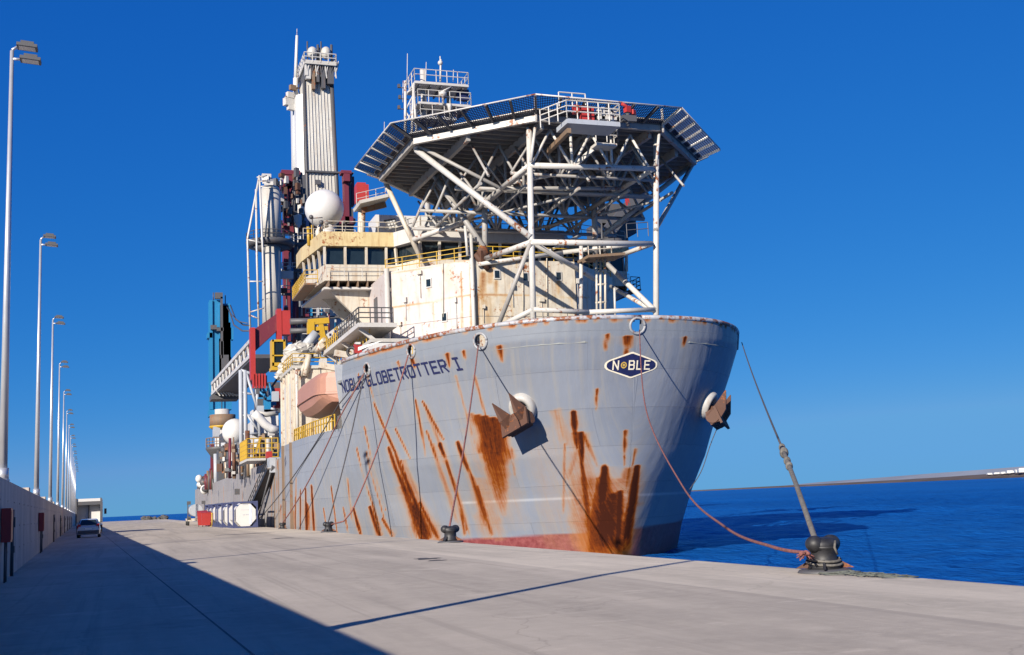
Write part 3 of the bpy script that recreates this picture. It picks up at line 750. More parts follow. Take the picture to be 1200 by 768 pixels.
# --- emblem on the stem
ec, en = hit(740, 428)
def stem_arc(z):
    t_ = [0]; P_ = [hull_pt(0, z, -1)]
    out = {}
    for side in (-1, 1):
        acc_ = [0.0]; ths = np.linspace(0, .75, 120); q_ = [hull_pt(t, z, side) for t in ths]
        for a, b in zip(q_, q_[1:]): acc_.append(acc_[-1] + (b - a).length)
        out[side] = (acc_, q_)
    return out
_sc = {}
def emap(a, h, off=.03):
    z = round(ec.z + h, 3)
    if z not in _sc: _sc[z] = stem_arc(z)
    a = a + (ec.x - CX); side = -1 if a < 0 else 1; ac, q_ = _sc[z][side]
    i = int(np.searchsorted(ac, abs(a))); i = min(max(i, 1), len(ac) - 1); f = (abs(a) - ac[i - 1]) / (ac[i] - ac[i - 1])
    p = q_[i - 1].lerp(q_[i], f); return p + Vector(((-.2 if side < 0 else .2) * min(1, abs(a)), -1, -.1)).normalized() * off
EW, EH = 1.80, .80
def hexw(h, W, H): return W - (W * .30) * 0 - (abs(h) / H) * (W - .16) if abs(h) > .30 * H else W - abs(h) / (.30 * H) * .0 - (abs(h) / H) * (W - .16) * .35
def emblem(W, H, off, mat, name):
    mb = MB(); rows = 25; cols_ = 33; b = 0; vs = []
    prof = lambda h: float(np.interp(abs(h) / H, [0, .18, .36, 1], [W, W * .985, W * .89, W * .03]))
    for i in range(rows):
        h = -H + 2 * H * i / (rows - 1); wv_ = prof(h)
        for k in range(cols_): vs.append(emap(-wv_ + 2 * wv_ * k / (cols_ - 1), h, off))
    mb.add(vs, [(i * cols_ + k, i * cols_ + k + 1, (i + 1) * cols_ + k + 1, (i + 1) * cols_ + k) for i in range(rows - 1) for k in range(cols_ - 1)])
    return mb, mat, name
mb, mt_, nm_ = emblem(EW, EH, .025, IVORY, 'emblem'); emb = part(mb, nm_, mt_)
mb, mt_, nm_ = emblem(EW - .14, EH - .11, .040, NAVY, 'emblem_field'); part(mb, nm_, mt_, emb)
sc_ = .083; tw = text_len('NOBLE', 6.4)
mb = MB(); x = 0
for i, ch in enumerate('NOBLE'):
    if ch == 'O': x += 6.4; continue
    mb = MB(); letters(mb, ch, (lambda x0: lambda xx_, h: emap((x0 + xx_ - tw / 2) * sc_, (h - 3) * sc_, .055))(x), 1.05); x += 6.4
    part(mb, 'emblem_letter', IVORY, emb)
mb = MB(); cxo = (6.4 + 2 - tw / 2) * sc_
for r0, r1 in ((.13, .20), (0, .085)):
    n = 18
    vs = [emap(cxo + r * math.cos(2 * math.pi * k / n), r * math.sin(2 * math.pi * k / n), .055) for r in (r0, r1) for k in range(n)]
    mb.add(vs, [(k, (k + 1) % n, n + (k + 1) % n, n + k) for k in range(n)])
part(mb, 'emblem_globe', GOLD, emb)

# --- anchors
def anchor(p, n, label, rot, shift):
    n = n.normalized(); up = Vector((0, 0, 1)); t0 = up.cross(n).normalized(); v0 = n.cross(t0)
    tn = t0 * math.cos(rot) + v0 * math.sin(rot); u2 = v0 * math.cos(rot) - t0 * math.sin(rot)
    hz_ = MB(); n_ = 28; rings = ((-.45, .95), (.15, .92), (.38, .84), (.46, .70), (.40, .52), (.05, .48))
    for d_, r_ in rings:
        for k in range(n_): hz_.v.append(tuple(p + n * d_ + t0 * (r_ * math.cos(2 * math.pi * k / n_)) + v0 * (1.1 * r_ * math.sin(2 * math.pi * k / n_))))
    for i in range(len(rings) - 1):
        for k in range(n_): hz_.f.append((i * n_ + k, i * n_ + (k + 1) % n_, (i + 1) * n_ + (k + 1) % n_, (i + 1) * n_ + k)); hz_.sm.append(True)
    bol = part(hz_, 'anchor_bolster', paint('bolster_paint', (.40, .385, .36), .5, .55, .6))
    a = thing('ship_anchor', p, label, 'anchor', 'anchors at the bow')
    c0 = p + t0 * shift
    MB().beam(p - n * .2, c0 + n * 1.2 - u2 * .3, .38, .46).build('shank', RUSTY, a)
    cr0 = c0 + n * 1.12 - u2 * .66
    az = (n * .75 - u2 * .66).normalized(); ax = (tn, az, tn.cross(az))
    MB().box(cr0, (1.75, .95, .7), ax=ax).box(cr0 - ax[2] * .38 + az * .08, (2.15, 1.25, .16), ax=ax).bar(cr0 - tn * 1.0, cr0 + tn * 1.0, .46, 14).bar(cr0 - tn * .8 + u2 * .3, cr0 + tn * .8 + u2 * .3, .30, 12).build('crown', RUSTY, a)
    for s_ in (-1, 1):
        base = cr0 + tn * (.56 * s_) + ax[2] * .12; tip = base + u2 * 2.05 + n * .12 + tn * (.16 * s_)
        wv_ = tn * .40; dv = n * .26; mid = base.lerp(tip, .42) + n * .16
        fl = MB(); ring = []
        for c, k in ((base, 1.2), (mid, 1.0), (tip, .08)):
            ring += [c - wv_ * k - dv * k, c + wv_ * k - dv * k, c + wv_ * k * .35 + dv * k * 1.7, c - wv_ * k * .35 + dv * k * 1.7]
        fl.add(ring, [(0, 1, 2, 3)] + [(4 * r + k, 4 * r + (k + 1) % 4, 4 * r + 4 + (k + 1) % 4, 4 * r + 4 + k) for r in range(2) for k in range(4)] + [(11, 10, 9, 8)])
        fl.build('fluke', RUSTY, a)
    return a
ap, an = hit(613, 478)
anchor(ap, an, 'rusty anchor housed in the lit side of the bow, above a square rust stain', R(24), -.3)
ap2 = Vector((2 * CX - ap.x, ap.y, ap.z)); an2 = Vector((-an.x, an.y, an.z))
anchor(ap2, an2, 'rusty anchor on the shaded far side of the bow, seen against the sky', R(-10), -.45)

# ================================================================== accommodation block
def wall_face(a, b, z0, z1): pass
ZB, ZR = 11.2, 20.7
blockpoly = [(20.3, 106), (20.3, 91), (26.2, 85), (34.9, 85), (40.9, 91), (40.9, 106)]
house = part(MB().prism(blockpoly[1:5], ZB, ZR).mm(20.302, 40.898, 91.002, 106, ZB, ZR), 'deckhouse', PINK)
front = blockpoly[1:5]
def on_facet(px, py, a, b, off=.06):
    A, Bq = Vector((*a, 0)), Vector((*b, 0)); d = (Bq - A).normalized(); n = Vector((d.y, -d.x, 0)); r = ray(px, py)
    t = ((A - O).dot(n)) / r.dot(n); return O + r * t + n * off, d, n
# cladding plates, stained below ports, seams and the tube joint
HRUNS = [(566, 322, 565, 352, 9, 12, 1.3, .5), (577, 300, 574, 330, 16, 12, .9, .6), (581, 331, 581, 347, 7, 8, .9, .4), (560, 345, 560, 395, 5, 8, 1.0, .7), (570, 352, 572, 390, 26, 30, .42, .30), (590, 350, 590, 388, 14, 18, .4, .3), (654, 331, 654, 346, 6, 5, 1.0, .4),
 (503, 338, 504, 350, 5, 4, .7, .3), (522, 378, 523, 388, 4, 4, .6, .3), (541, 320, 542, 398, 2.5, 3, 1.2, .9), (552, 305, 553, 398, 3, 4, 1.3, 1.0), (470, 326, 471, 346, 3, 3, .6, .3), (487, 322, 488, 350, 2, 3, .6, .3), (519, 313, 520, 342, 2, 2, .5, .3),
 (455, 330, 458, 356, 12, 16, .32, .25), (525, 316, 527, 338, 18, 22, .30, .22), (475, 372, 476, 398, 3, 3, .6, .4), (508, 355, 509, 385, 2, 2.5, .6, .3), (600, 349, 601, 378, 3, 3, .7, .4), (625, 349, 626, 372, 3, 4, .6, .3), (640, 302, 641, 316, 8, 6, .8, .3), (605, 303, 605, 314, 5, 4, .9, .3), (670, 349, 671, 370, 3, 3, .6, .3), (688, 305, 688, 370, 3, 4, .8, .5), (449, 332, 449, 398, 3, 4, .9, .6),
 (460, 361, 556, 345.5, 1.6, 1.6, .9, .9), (560, 345.5, 690, 349, 1.6, 1.6, 1.0, .9), (450, 323, 554, 304, 2, 2, .6, .8)]
for fi, (a, b) in enumerate(zip(front, front[1:])):
    A, Bq = Vector((*a, 0)), Vector((*b, 0)); d = (Bq - A).normalized(); n = Vector((d.y, -d.x, 0)); L = (Bq - A).length
    for z0, z1 in ((ZB, 16.05), (16.09, ZR - .02)):
        nu, nv = int(L / .14), int((z1 - z0) / .14); mb = MB()
        mb.v = [tuple(A + d * (L * i / nu) + n * (.05 + .012 * math.sin(i * .9) * math.sin(k_ * .55)) + Vector((0, 0, z0 + (z1 - z0) * k_ / nv))) for i in range(nu + 1) for k_ in range(nv + 1)]
        mb.f = [(i * (nv + 1) + k_, (i + 1) * (nv + 1) + k_, (i + 1) * (nv + 1) + k_ + 1, i * (nv + 1) + k_ + 1) for i in range(nu) for k_ in range(nv)]; mb.sm = [True] * len(mb.f)
        o = part(mb, 'cladding', PINK if fi == 0 else CREAM, house); Vc = np.array(mb.v); rr_ = np.zeros(len(Vc))
        for (x0, y0, x1, y1, w0, w1, s0, s1) in HRUNS:
            p0_, p1_ = on_facet(x0, y0, a, b, .05)[0], on_facet(x1, y1, a, b, .05)[0]; pa, pb_ = np.array(p0_), np.array(p1_); dv_ = pb_ - pa; l2 = dv_ @ dv_
            t_ = np.clip(((Vc - pa) @ dv_) / l2, 0, 1); ds = np.linalg.norm(Vc - pa - t_[:, None] * dv_, axis=1); wd_ = np.maximum((w0 + (w1 - w0) * t_) * 86 / F / 2 * 1.3, .09)
            rr_ = np.maximum(rr_, np.clip(1 - (ds / wd_) ** 1.1, 0, 1) * (s0 + (s1 - s0) * t_) * .68)
        at2 = o.data.attributes.new('rust', 'FLOAT', 'POINT'); at2.data.foreach_set('value', rr_.astype(np.float32))
for px, py, fi in ((503, 332, 0), (521.5, 372, 0), (582, 322, 1), (615, 325, 1), (654, 324, 1)):
    p, d, n = on_facet(px, py, front[fi], front[fi + 1])
    f = part(MB().box(p, (.56, .14, .78), ax=(d, n, Vector((0, 0, 1)))), 'window', RUSTPLATE, house)
    f.data.materials.clear(); f.data.materials.append(GREYSTEEL)
    mbp = MB().box(p + n * .075, (.40, .02, .60), ax=(d, n, Vector((0, 0, 1)))); part(mbp, 'window', GLASS_D, house)
part(MB().rail([(20.4, 91, ZR), (26.2, 85.1, ZR), (34.9, 85.1, ZR), (40.8, 91, ZR)], 1.1, 1.7, .04, (1, .66, .33)), 'railing', YELLOW)
# trims and vertical pipes on the block corners
part(MB().bar((26.0, 84.75, ZB), (26.0, 84.75, 22.6), .17, 10), 'corner_pipe', PIPEWHITE)
part(MB().bar((20.35, 90.4, ZB - 3.5), (20.35, 90.4, ZR + .2), .22, 10), 'corner_pipe', PIPEWHITE)
part(MB().bar(at(545, 265, 84.5), at(548, 300, 84.5), .12, 8), 'vent_pipe', PIPEWHITE)
# side wall recess of the block: doors and dark openings
sd = MB()
for y0, y1, z0, z1 in ((92.2, 93.4, 12.2, 15.2), (95.0, 97.5, 12.0, 15.4), (99, 100.5, 12.2, 14.8), (94, 95.2, 16.8, 19.2), (98, 99.4, 16.8, 19.2)):
    sd.mm(20.22, 20.30, y0, y1, z0, z1)
part(sd, 'side_door', DARKSTEEL, house)

# ------------------------------------------------ bridge
BZ0, BZ1, BZW0, BZW1 = 21.0, 25.35, 22.45, 24.05
XL, XR = 15.95, 2 * CX - 15.95
bp = [(XL - .55, 103.0), (XL + .3, 96.4), (22.5, 96), (24.0, 93.2), (37.2, 93.2), (38.7, 96), (XR - .3, 96.4), (XR + .55, 103.0), (XR + .55, 106), (XL - .55, 106)]
bridge = part(MB().prism(bp, 21.02, BZW0), 'bridge', CREAM)
fas = [(x + (-.22 if x < CX else .22), y - (.25 if y < 100 else 0)) for x, y in bp]
for idx_, mt2 in (((0, 1, 2), YCREAM), ((2, 3, 4, 5), GREYSTEEL), ((5, 6, 7), YCREAM)):
    pl_ = [fas[i_] for i_ in idx_]; pl_ = pl_ + [(pl_[-1][0], 106.0), (pl_[0][0], 106.0)] if len(idx_) == 4 else (pl_ + [(pl_[2][0], 106.0), (pl_[0][0], 106.0)])
    part(MB().prism(pl_, BZW1, BZ1, [(x, min(y + .12, 106.0)) for x, y in pl_]), 'bridge_fascia', mt2, bridge)
gl = [(x + (.25 if x < CX else -.25), y + (.3 if y < 104 else -.3)) for x, y in bp]
part(MB().prism(gl, BZW0, BZW1), 'window_band', GLASS_D, bridge)
mu = MB()
def mullions(a, b, ks, off=.08, wd=.22):
    A, Bq = Vector((*a, 0)), Vector((*b, 0)); d = (Bq - A).normalized(); n = Vector((d.y, -d.x, 0))
    for k in ks:
        p = A.lerp(Bq, k); part(MB().beam(p + Vector((0, 0, BZW0)) - n * .1, p + Vector((0, 0, BZW1)) + n * .05, wd, .2, n), 'mullion', CREAM, bridge)
mullions(bp[1], bp[2], (.0, .285, .58, .86)); mullions(bp[2], bp[3], (0, 1)); mullions(bp[3], bp[4], (.13, .27, .41, .55, .69, .83)); mullions(bp[4], bp[5], (0, 1)); mullions(bp[5], bp[6], (.2, .45, .7, 1))
mullions(bp[0], bp[1], (.02, .27, .5, .75), wd=.12); mullions(bp[6], bp[7], (.25, .5, .75, .98), wd=.12)
# soffits, stiffeners and the sloping brackets under the wings
for sgn in (-1, 1):
    mx = lambda x: x if sgn < 0 else 2 * CX - x
    sf = MB()
    for k in range(9):
        x = XL + .6 + k * .85; sf.box((mx(x), 100, 20.75), (.1, 7.6, .5))
    part(sf, 'wing_stiffeners', RUSTPLATE, bridge)
    part(MB().prism([(mx(x), y) for x, y in ([(16.2, 96.6), (22.6, 96.2), (22.6, 106), (15.6, 106)][::1 if sgn < 0 else -1])], 20.3, 20.5), 'wing_soffit', GREYSTEEL, bridge)
    for y_ in (97.3, 101.5): part(MB().slab([(mx(16.8), y_, 20.3), (mx(20.3), y_, 20.3), (mx(20.3), y_, 16.8)], (0, .4, 0)), 'wing_bracket', CREAM, bridge)
    part(MB().mm(min(mx(14.6), mx(15.6)), max(mx(14.6), mx(15.6)), 97, 105, 20.75, 20.9), 'wing_walkway', RUSTPLATE, bridge)
    part(MB().rail([(mx(15.7), 96.9, 20.9), (mx(14.65), 97.1, 20.9), (mx(14.65), 105, 20.9)], 1.15, .8, .04, (1, .66, .33)), 'railing', YELLOW if sgn < 0 else DARKSTEEL, bridge)
    part(MB().rail([(mx(16.3), 95.95, 21.2), (mx(22.5), 95.6, 21.2)], .9, 1.5, .03), 'railing', PIPEWHITE, bridge)
part(MB().rail([(16.3, 96.5, BZ1), (22.6, 96.2, BZ1), (24.2, 93.5, BZ1), (37, 93.5, BZ1), (45, 96.5, BZ1)], 1.0, 1.5, .035), 'railing', CREAM, bridge)

# radome on its pedestal
rc = at(380, 245, 102); rr = 23.5 / F * 102
rd = part(MB().ball(rc, rr, 28), 'radome', CLEAN)
part(MB().bar((rc.x + .2, rc.y, BZ1), (rc.x + .1, rc.y, rc.z - rr * .8), .8, 16), 'radome_pedestal', CLEAN, rd)
part(MB().rail([(rc.x - 2.3, rc.y - 2.2, BZ1 + .1), (rc.x + 2.4, rc.y - 2.2, BZ1 + .1)], 1.0, .9, .03), 'railing', CREAM, rd)
for px, y0 in ((366, 256), (405, 262), (378, 262)):
    a = at(px, y0, 97.5); part(MB().bar((a.x, a.y, BZ1), a, .05, 6).bar(a, a + Vector((.9, 0, .1)), .04, 6).ball(a + Vector((-.1, 0, .1)), .2, 10), 'aerial', DARKSTEEL)
# vent pipe (curved) at the left end of the roof
part(MB().path([at(374, 283, 98.5), at(373, 272, 98.5), at(377, 265, 98.5), at(384, 263, 98.5)], .28, 8), 'vent_pipe', CREAM)
part(MB().bar(at(362, 288, 100), at(361, 266, 100), .14, 8).bar(at(366, 286, 101), at(366, 264, 101), .12, 8), 'vent_pipe', YELLOW)

# white hut and walkway between bridge and helideck
hut = part(MB().mm(22.2, 31.0, 102.6, 106, BZ1 + .02, 28.7), 'radio_house', CLEAN)
bd = MB()
for z in (26.4, 27.4): bd.mm(22.15, 31.05, 102.54, 102.6, z, z + .06)
for x in (23.6, 25.0, 26.4, 27.8, 29.4): bd.mm(x, x + .06, 102.52, 102.6, BZ1 + .1, 28.6)
part(bd, 'panel_seams', GREYSTEEL, hut)
sg0 = [at(450, 258, 99.5), at(463, 256, 99.5), at(468, 267, 99.5), at(455, 270, 99.5)]
sgn_ = part(MB().slab(sg0, (0, .2, 0)), 'hatch_panel', DARKSTEEL)
g = MB()
for i in range(3):
    for k in range(3):
        f = lambda u, v: sg0[0].lerp(sg0[1], u).lerp(sg0[3].lerp(sg0[2], u), v) + Vector((0, -.02, 0))
        u0, v0 = .14 + i * .27, .12 + k * .29
        g.add([f(u0, v0), f(u0 + .2, v0), f(u0 + .2, v0 + .18), f(u0, v0 + .18)], [(0, 1, 2, 3)])
part(g, 'pane', CLEAN, sgn_)
# outboard platform with red hut left of the helideck
pf0 = at(417, 243, 99); pf1 = at(450, 232, 99)
plat = part(MB().beam(at(418, 242, 99), at(452, 234, 99), 3.2, .3), 'access_platform', GREYSTEEL)
part(MB().beam(at(424, 247, 99), at(452, 240, 99), .3, .5), 'platform_beam', RUSTPLATE, plat)
rh = at(425, 236, 99)
part(MB().box(rh + Vector((0, .4, .75)), (1.1, 1.2, 1.6)).box(rh + Vector((-.1, .4, 1.62)), (.8, 1.1, .2)), 'red_locker', RED, plat)
part(MB().rail([at(418, 241, 97.5), at(452, 233, 97.5)], 1.1, 1.0, .03), 'railing', PIPEWHITE, plat)
part(MB().bar(at(423, 290, 100), at(424, 248, 100), .35, 8), 'platform_post', CREAM, plat)
# mast with look-out platforms
def plt(px0, px1, py, Y, dep, name='mast_platform', th=.25):
    a, b = at(px0, py, Y), at(px1, py, Y); z = (a.z + b.z) / 2
    o = part(MB().mm(a.x, b.x, Y, Y + dep, z - th, z), name, GREYSTEEL, mast)
    part(MB().rail([(a.x, Y + dep, z), (a.x, Y, z), (b.x, Y, z), (b.x, Y + dep, z)], 1.25, 1.05, .045), 'railing', PIPEWHITE, mast)
    for k in range(5):
        x = a.x + (b.x - a.x) * (k + .5) / 5; part(MB().mm(x - .06, x + .06, Y + .1, Y + dep - .1, z - th - .25, z - th), 'platform_joist', DARKSTEEL, mast)
    return z
MY = 104
mc = at(512, 130, MY)
mast = part(MB().bar((mc.x - .9, MY + 1.5, 26), (mc.x - .9, MY + 1.5, 44.6), .3, 10).bar((mc.x + 2, MY + 2.5, 26), (mc.x + 2, MY + 2.5, 43), .25, 10), 'radar_mast', GREYSTEEL)
ms = MB()
for (xa, ya, xb, yb) in ((475, 160, 475, 95), (482, 175, 485, 98), (489, 165, 484, 100)): ms.bar(at(xa, ya, MY), at(xb, yb, MY), .14, 8)
for (xa, ya, xb, yb) in ((475, 130, 484, 145), (475, 145, 484, 130), (475, 110, 485, 104), (476, 128, 484, 112)): ms.bar(at(xa, ya, MY), at(xb, yb, MY), .07, 6)
part(ms, 'lattice_leg', PIPEWHITE, mast)
plt(486, 549, 97, MY, 3.5); plt(490, 552, 121, MY, 3.2); plt(493, 535, 137, MY, 2.5)
for px, y0, y1, r in ((477, 100, 63, .035), (516, 96, 70, .10), (499, 96, 73, .035), (531, 96, 82, .04), (450, 165, 143, .03), (472, 120, 95, .04)):
    part(MB().bar(at(px, y0, MY + 1), at(px + .5, y1, MY + 1), r, 6), 'aerial', PIPEWHITE, mast)
c = at(516, 74, MY + 1); part(MB().ball(c, .26, 12).bar(c, c + Vector((0, 0, .7)), .06), 'mast_lamp', PIPEWHITE, mast)
for px, py in ((471, 103), (472, 116), (471, 128)):
    c = at(px, py, MY); part(MB().bar(c - Vector((.35, 0, 0)), c + Vector((.6, 0, 0)), .05, 6).box(c - Vector((.3, 0, -.15)), (.25, .25, .35)), 'mast_lamp', DARKSTEEL, mast)
c = at(519, 112, MY - .2); part(MB().lathe(c, [(.12, -.9), (.12, -.1), (.38, .0), (.40, .28), (.2, .4)], 12).bar(c + Vector((-.1, 0, .4)), c + Vector((.9, 0, .95)), .07), 'radar_scanner', PIPEWHITE, mast)
c = at(527, 128, MY - .2); part(MB().lathe(c, [(.02, -1.0), (.22, .2), (.26, .5)], 10), 'downlight', PIPEWHITE, mast)
c = at(542, 112, MY + 1.2); part(MB().box(c, (1.2, .6, 1.1)).box(c + Vector((0, 0, .7)), (.7, .3, .3)), 'equipment_box', NAVY, mast)

# ================================================================== helideck
HC = Vector((33.29, 88.23, 29.57)); HA = 12.45; HROT = .04
def octv(a, z, k): 
    r = a / math.cos(math.pi / 8); t = HROT + math.pi / 8 + k * math.pi / 4
    return Vector((HC.x + r * math.cos(t), HC.y + r * math.sin(t), z))
O8 = [octv(HA, HC.z, k) for k in range(8)]
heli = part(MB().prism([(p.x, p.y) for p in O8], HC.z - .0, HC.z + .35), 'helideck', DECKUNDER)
for k in range(8):
    pe = MB(); a, b = octv(HA - .02, HC.z - .20, k), octv(HA - .02, HC.z - .20, (k + 1) % 8)
    pe.beam(a, b, .3, .46)
    a, b = octv(HA + .25, HC.z + .32, k), octv(HA + .25, HC.z + .32, (k + 1) % 8); pe.beam(a, b, .6, .12)
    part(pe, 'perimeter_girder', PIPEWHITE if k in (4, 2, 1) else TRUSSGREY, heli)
# underside plating ribs
def inside(x, a): return max(0, (HA - .3))
rb = 0
for k in range(-11, 12):
    x = k * 1.05; L = HA - .4 if abs(x) < HA * .414 else HA - .4 - (abs(x) - HA * .414)
    if L <= .5: continue
    c, s_ = math.cos(HROT), math.sin(HROT)
    f = lambda u, v: Vector((HC.x + u * c - v * s_, HC.y + u * s_ + v * c, HC.z - .13))
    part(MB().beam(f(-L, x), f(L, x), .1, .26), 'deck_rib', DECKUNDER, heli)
for x in (-9, -4.5, 0, 4.5, 9):
    L = HA - .5 if abs(x) < HA * .414 else HA - .5 - (abs(x) - HA * .414)
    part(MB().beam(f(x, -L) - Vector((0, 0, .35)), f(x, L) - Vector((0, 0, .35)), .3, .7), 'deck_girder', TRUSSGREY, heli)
# safety net: arms and net panels
NO, NZ = 1.75, .75
for k in range(8):
    a, b = octv(HA + .3, HC.z + .1, k), octv(HA + .3, HC.z + .1, (k + 1) % 8)
    a2, b2 = octv(HA + .3 + NO, HC.z + .1 + NZ, k), octv(HA + .3 + NO, HC.z + .1 + NZ, (k + 1) % 8)
    n_ = 6; net = MB(); arms = MB()
    for i in range(n_ + 1):
        f = i / n_; p, q_ = a.lerp(b, f), a2.lerp(b2, f)
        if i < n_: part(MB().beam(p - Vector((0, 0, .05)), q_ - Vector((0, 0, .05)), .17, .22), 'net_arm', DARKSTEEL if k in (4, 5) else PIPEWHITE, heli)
    rim = part(MB().bar(a2, b2, .06, 6), 'net_rim', PIPEWHITE, heli)
    # woven strands
    for i in range(1, 62):
        f = i / 62; net.bar(a.lerp(b, f), a2.lerp(b2, f), .028, 4)
    for i in range(1, 11):
        f = i / 11; net.bar(a.lerp(a2, f), b.lerp(b2, f), .028, 4)
    part(net, 'safety_net', NETBLUE, heli)
# ---- main supporting tubes (ends read off the photograph at each tube's own depth)
def tube(a, b, r, mat=PIPEWHITE, name='support_tube', n=12): return part(MB().bar(a, b, r * .66, n), name, mat, heli)
YF = 76.2
P1t, P1b = at(620, 150, YF + .6), at(624, 385, YF); P1b.z = 11.2
P2t, P2b = at(769, 150, YF + .9), at(766, 380, YF); P2b.z = 11.2
YR = 85.6
tube(P1b, P1t, .34, n=16); tube(P2b, P2t, .34, n=16)
J1, J2 = at(620, 194, YF + .4), at(766, 198, YF + .5)
K1, K2 = at(623, 284, YF + .1), at(764, 286, YF + .1)
L1, L2 = at(625, 363, YF), at(766, 363, YF)
tube(J1, J2, .33); tube(K1, K2, .33); tube(L1, at(690, 366, YF), .28); tube(at(690, 366, YF), L2, .28)
B1 = at(488, 176, 83.5)
tube(B1 + Vector((-.02, 0, .9)), B1, .36); tube(B1, K1 + Vector((0, .1, .4)), .36)        # the big left rake
R1 = at(570, 303, YR - .9)
tube(K1, R1, .33); tube(K1 + Vector((-.1, 0, -.1)), at(583, 384, YF + 3), .26, TRUSSGREY)
tube(at(583, 384, YF + 3), L1, .3)
tube(K1, at(702, 330, YR - 3), .3); tube(at(560, 310, YR - .9), at(660, 296, YR - .8), .26); tube(at(660, 296, YR - .8), at(755, 285, YF + 5), .28)
tube(at(712, 310, YR - 2.5), L2, .32); tube(at(716, 336, YR - 1), L2 + Vector((0, 0, -.1)), .26)
tube(K2, at(718, 303, YR - 2), .28)
E1 = at(810, 196, 84.5)
tube(E1, at(768, 270, YF + .3), .26, TRUSSGREY); tube(E1 + Vector((-.2, 0, 0)), at(706, 276, YR), .32, TRUSSGREY); tube(E1 + Vector((0, 0, .8)), E1, .34, TRUSSGREY)
tube(at(680, 276, YR), at(640, 296, YR), .2, PIPEWHITE)
# left rear rakes
tube(at(452, 215, 94), at(494, 305, 92.5), .33, CREAM)
tube(at(505, 200, 90), at(568, 292, YR - .5), .36, TRUSSGREY)
tube(at(484, 281, 92.5), at(545, 260, 90), .33, PIPEWHITE)
tube(at(545, 260, 90), at(620, 196, YF + .6), .30, TRUSSGREY)
# rear posts
for px, y0, y1 in ((567, 205, 315), (696, 220, 300)): tube(at(px, y0, YR), at(px + 2, y1, YR), .36, TRUSSGREY)
rj = part(MB().ball(at(566, 296, YR - .6), .42, 14, 1.2, .8, 1.3).bar(at(556, 298, YR - .7), at(573, 316, YR - .7), .26).box(at(567, 303, YR - .6), (1.0, .5, 1.1), .4), 'support_joint', RUSTY, heli)
# front brace pairs from posts up to the deck edge
tube(at(627, 150, YF), at(622, 190, YF), .17); tube(at(773, 150, YF), at(769, 195, YF), .17)
# horizontal strut seen below the deck, left of post 1
tube(at(492, 172, 83.2), at(587, 221, 80.5), .22, TRUSSGREY)
N1, N2 = at(587, 221, 80.5), at(729, 221, 80.5)
tube(N1, J1, .28); tube(N2, J2, .30); tube(at(602, 214, 81), at(680, 200, 83), .2)
tube(N1, at(540, 262, 90), .32, TRUSSGREY); tube(N2, at(690, 246, 86), .3, TRUSSGREY); tube(at(690, 246, 86), at(640, 268, 92), .3, TRUSSGREY)
tube(N1, N2, .24, TRUSSGREY)
# W-bracing between chord and deck, lateral frames at several depths
def wbrace(Y, x0, x1, zc, n, r, mat=TRUSSGREY, chord=True):
    zt = HC.z - .6
    if chord: tube(Vector((x0, Y, zc)), Vector((x1, Y, zc)), r * 1.3, mat, 'truss_chord', 8)
    for i in range(n):
        a = x0 + (x1 - x0) * i / n; b = x0 + (x1 - x0) * (i + 1) / n; m_ = (a + b) / 2
        tube(Vector((a, Y, zc)), Vector((m_, Y, zt)), r, mat, 'truss_diagonal', 7); tube(Vector((m_, Y, zt)), Vector((b, Y, zc)), r, mat, 'truss_diagonal', 7)
        if i: tube(Vector((a, Y, zc)), Vector((a, Y, zt)), r * 1.1, mat, 'truss_vertical', 7)
wbrace(J1.y + .1, J1.x + .2, J2.x - .2, J1.z, 3, .16, PIPEWHITE, False)
wbrace(78.6, 27.5, 39.5, 26.0, 3, .15)
wbrace(81.0, 25.5, 41.0, 25.4, 4, .17)
wbrace(83.5, 24.5, 41.5, 26.0, 4, .15)
wbrace(86.0, 23.5, 42.0, 24.8, 5, .18)
wbrace(89.0, 23.0, 42.0, 25.6, 5, .16)
wbrace(92.0, 23.0, 42.0, 24.8, 5, .18)
wbrace(95.0, 26.0, 40.0, 23.2, 3, .2)
wbrace(98.0, 25.0, 41.0, 25.0, 4, .17)
for x in (25.2, 28.8, 33.2, 37.4, 41.2):
    for (ya, yb) in ((77, 81), (81, 86), (86, 92), (92, 98)):
        tube(Vector((x, ya, 25.2)), Vector((x, yb, HC.z - .7)), .15, TRUSSGREY, 'truss_diagonal', 7)
    tube(Vector((x, 79, 25.2)), Vector((x, 98, 25)), .2, TRUSSGREY, 'truss_chord', 8)
for xa, xb in ((25.2, 33.2), (33.2, 41.2), (41.2, 33.2), (33.2, 25.2)):
    tube(Vector((xa, 81, 25.1)), Vector((xb, 92, 24.9)), .17, TRUSSGREY, 'truss_chord', 7)
# handrail stanchions at deck corners
for k in (5, 6):
    p = octv(HA + .3, HC.z - .6, k); tube(p, p + Vector((0, 0, 1.9)), .16, PIPEWHITE, 'corner_stanchion', 8)
# ---- access platform hung on the front edge, with red fire monitor locker
FP = 72.3
a, b = at(665, 148, FP), at(727, 148, FP); zp = (a.z + b.z) / 2
fpl = part(MB().mm(a.x, b.x, FP, FP + 2.2, zp + .1, zp + .45), 'fire_platform', LIGHTGREY)
part(MB().rail([(a.x - 1.2, FP + 2.2, zp + .4), (a.x, FP, zp + .45), (b.x, FP, zp + .45), (b.x, FP + 2.2, zp + .45)], 1.35, .9, .05, (1, .7, .4)), 'railing', PIPEWHITE, fpl)
part(MB().rail([(a.x + .1, FP + 1.6, zp + 1.9), (a.x + 2.2, FP + 1.6, zp + 1.9)], 1.1, 1.0, .05), 'railing', PIPEWHITE, fpl)
c = at(689.5, 133, FP + .25); part(MB().box(c + Vector((0, .3, 0)), (.95, .5, 1.25)).box(c + Vector((-.8, .4, .35)), (.4, .4, .6)), 'fire_locker', RED, fpl)
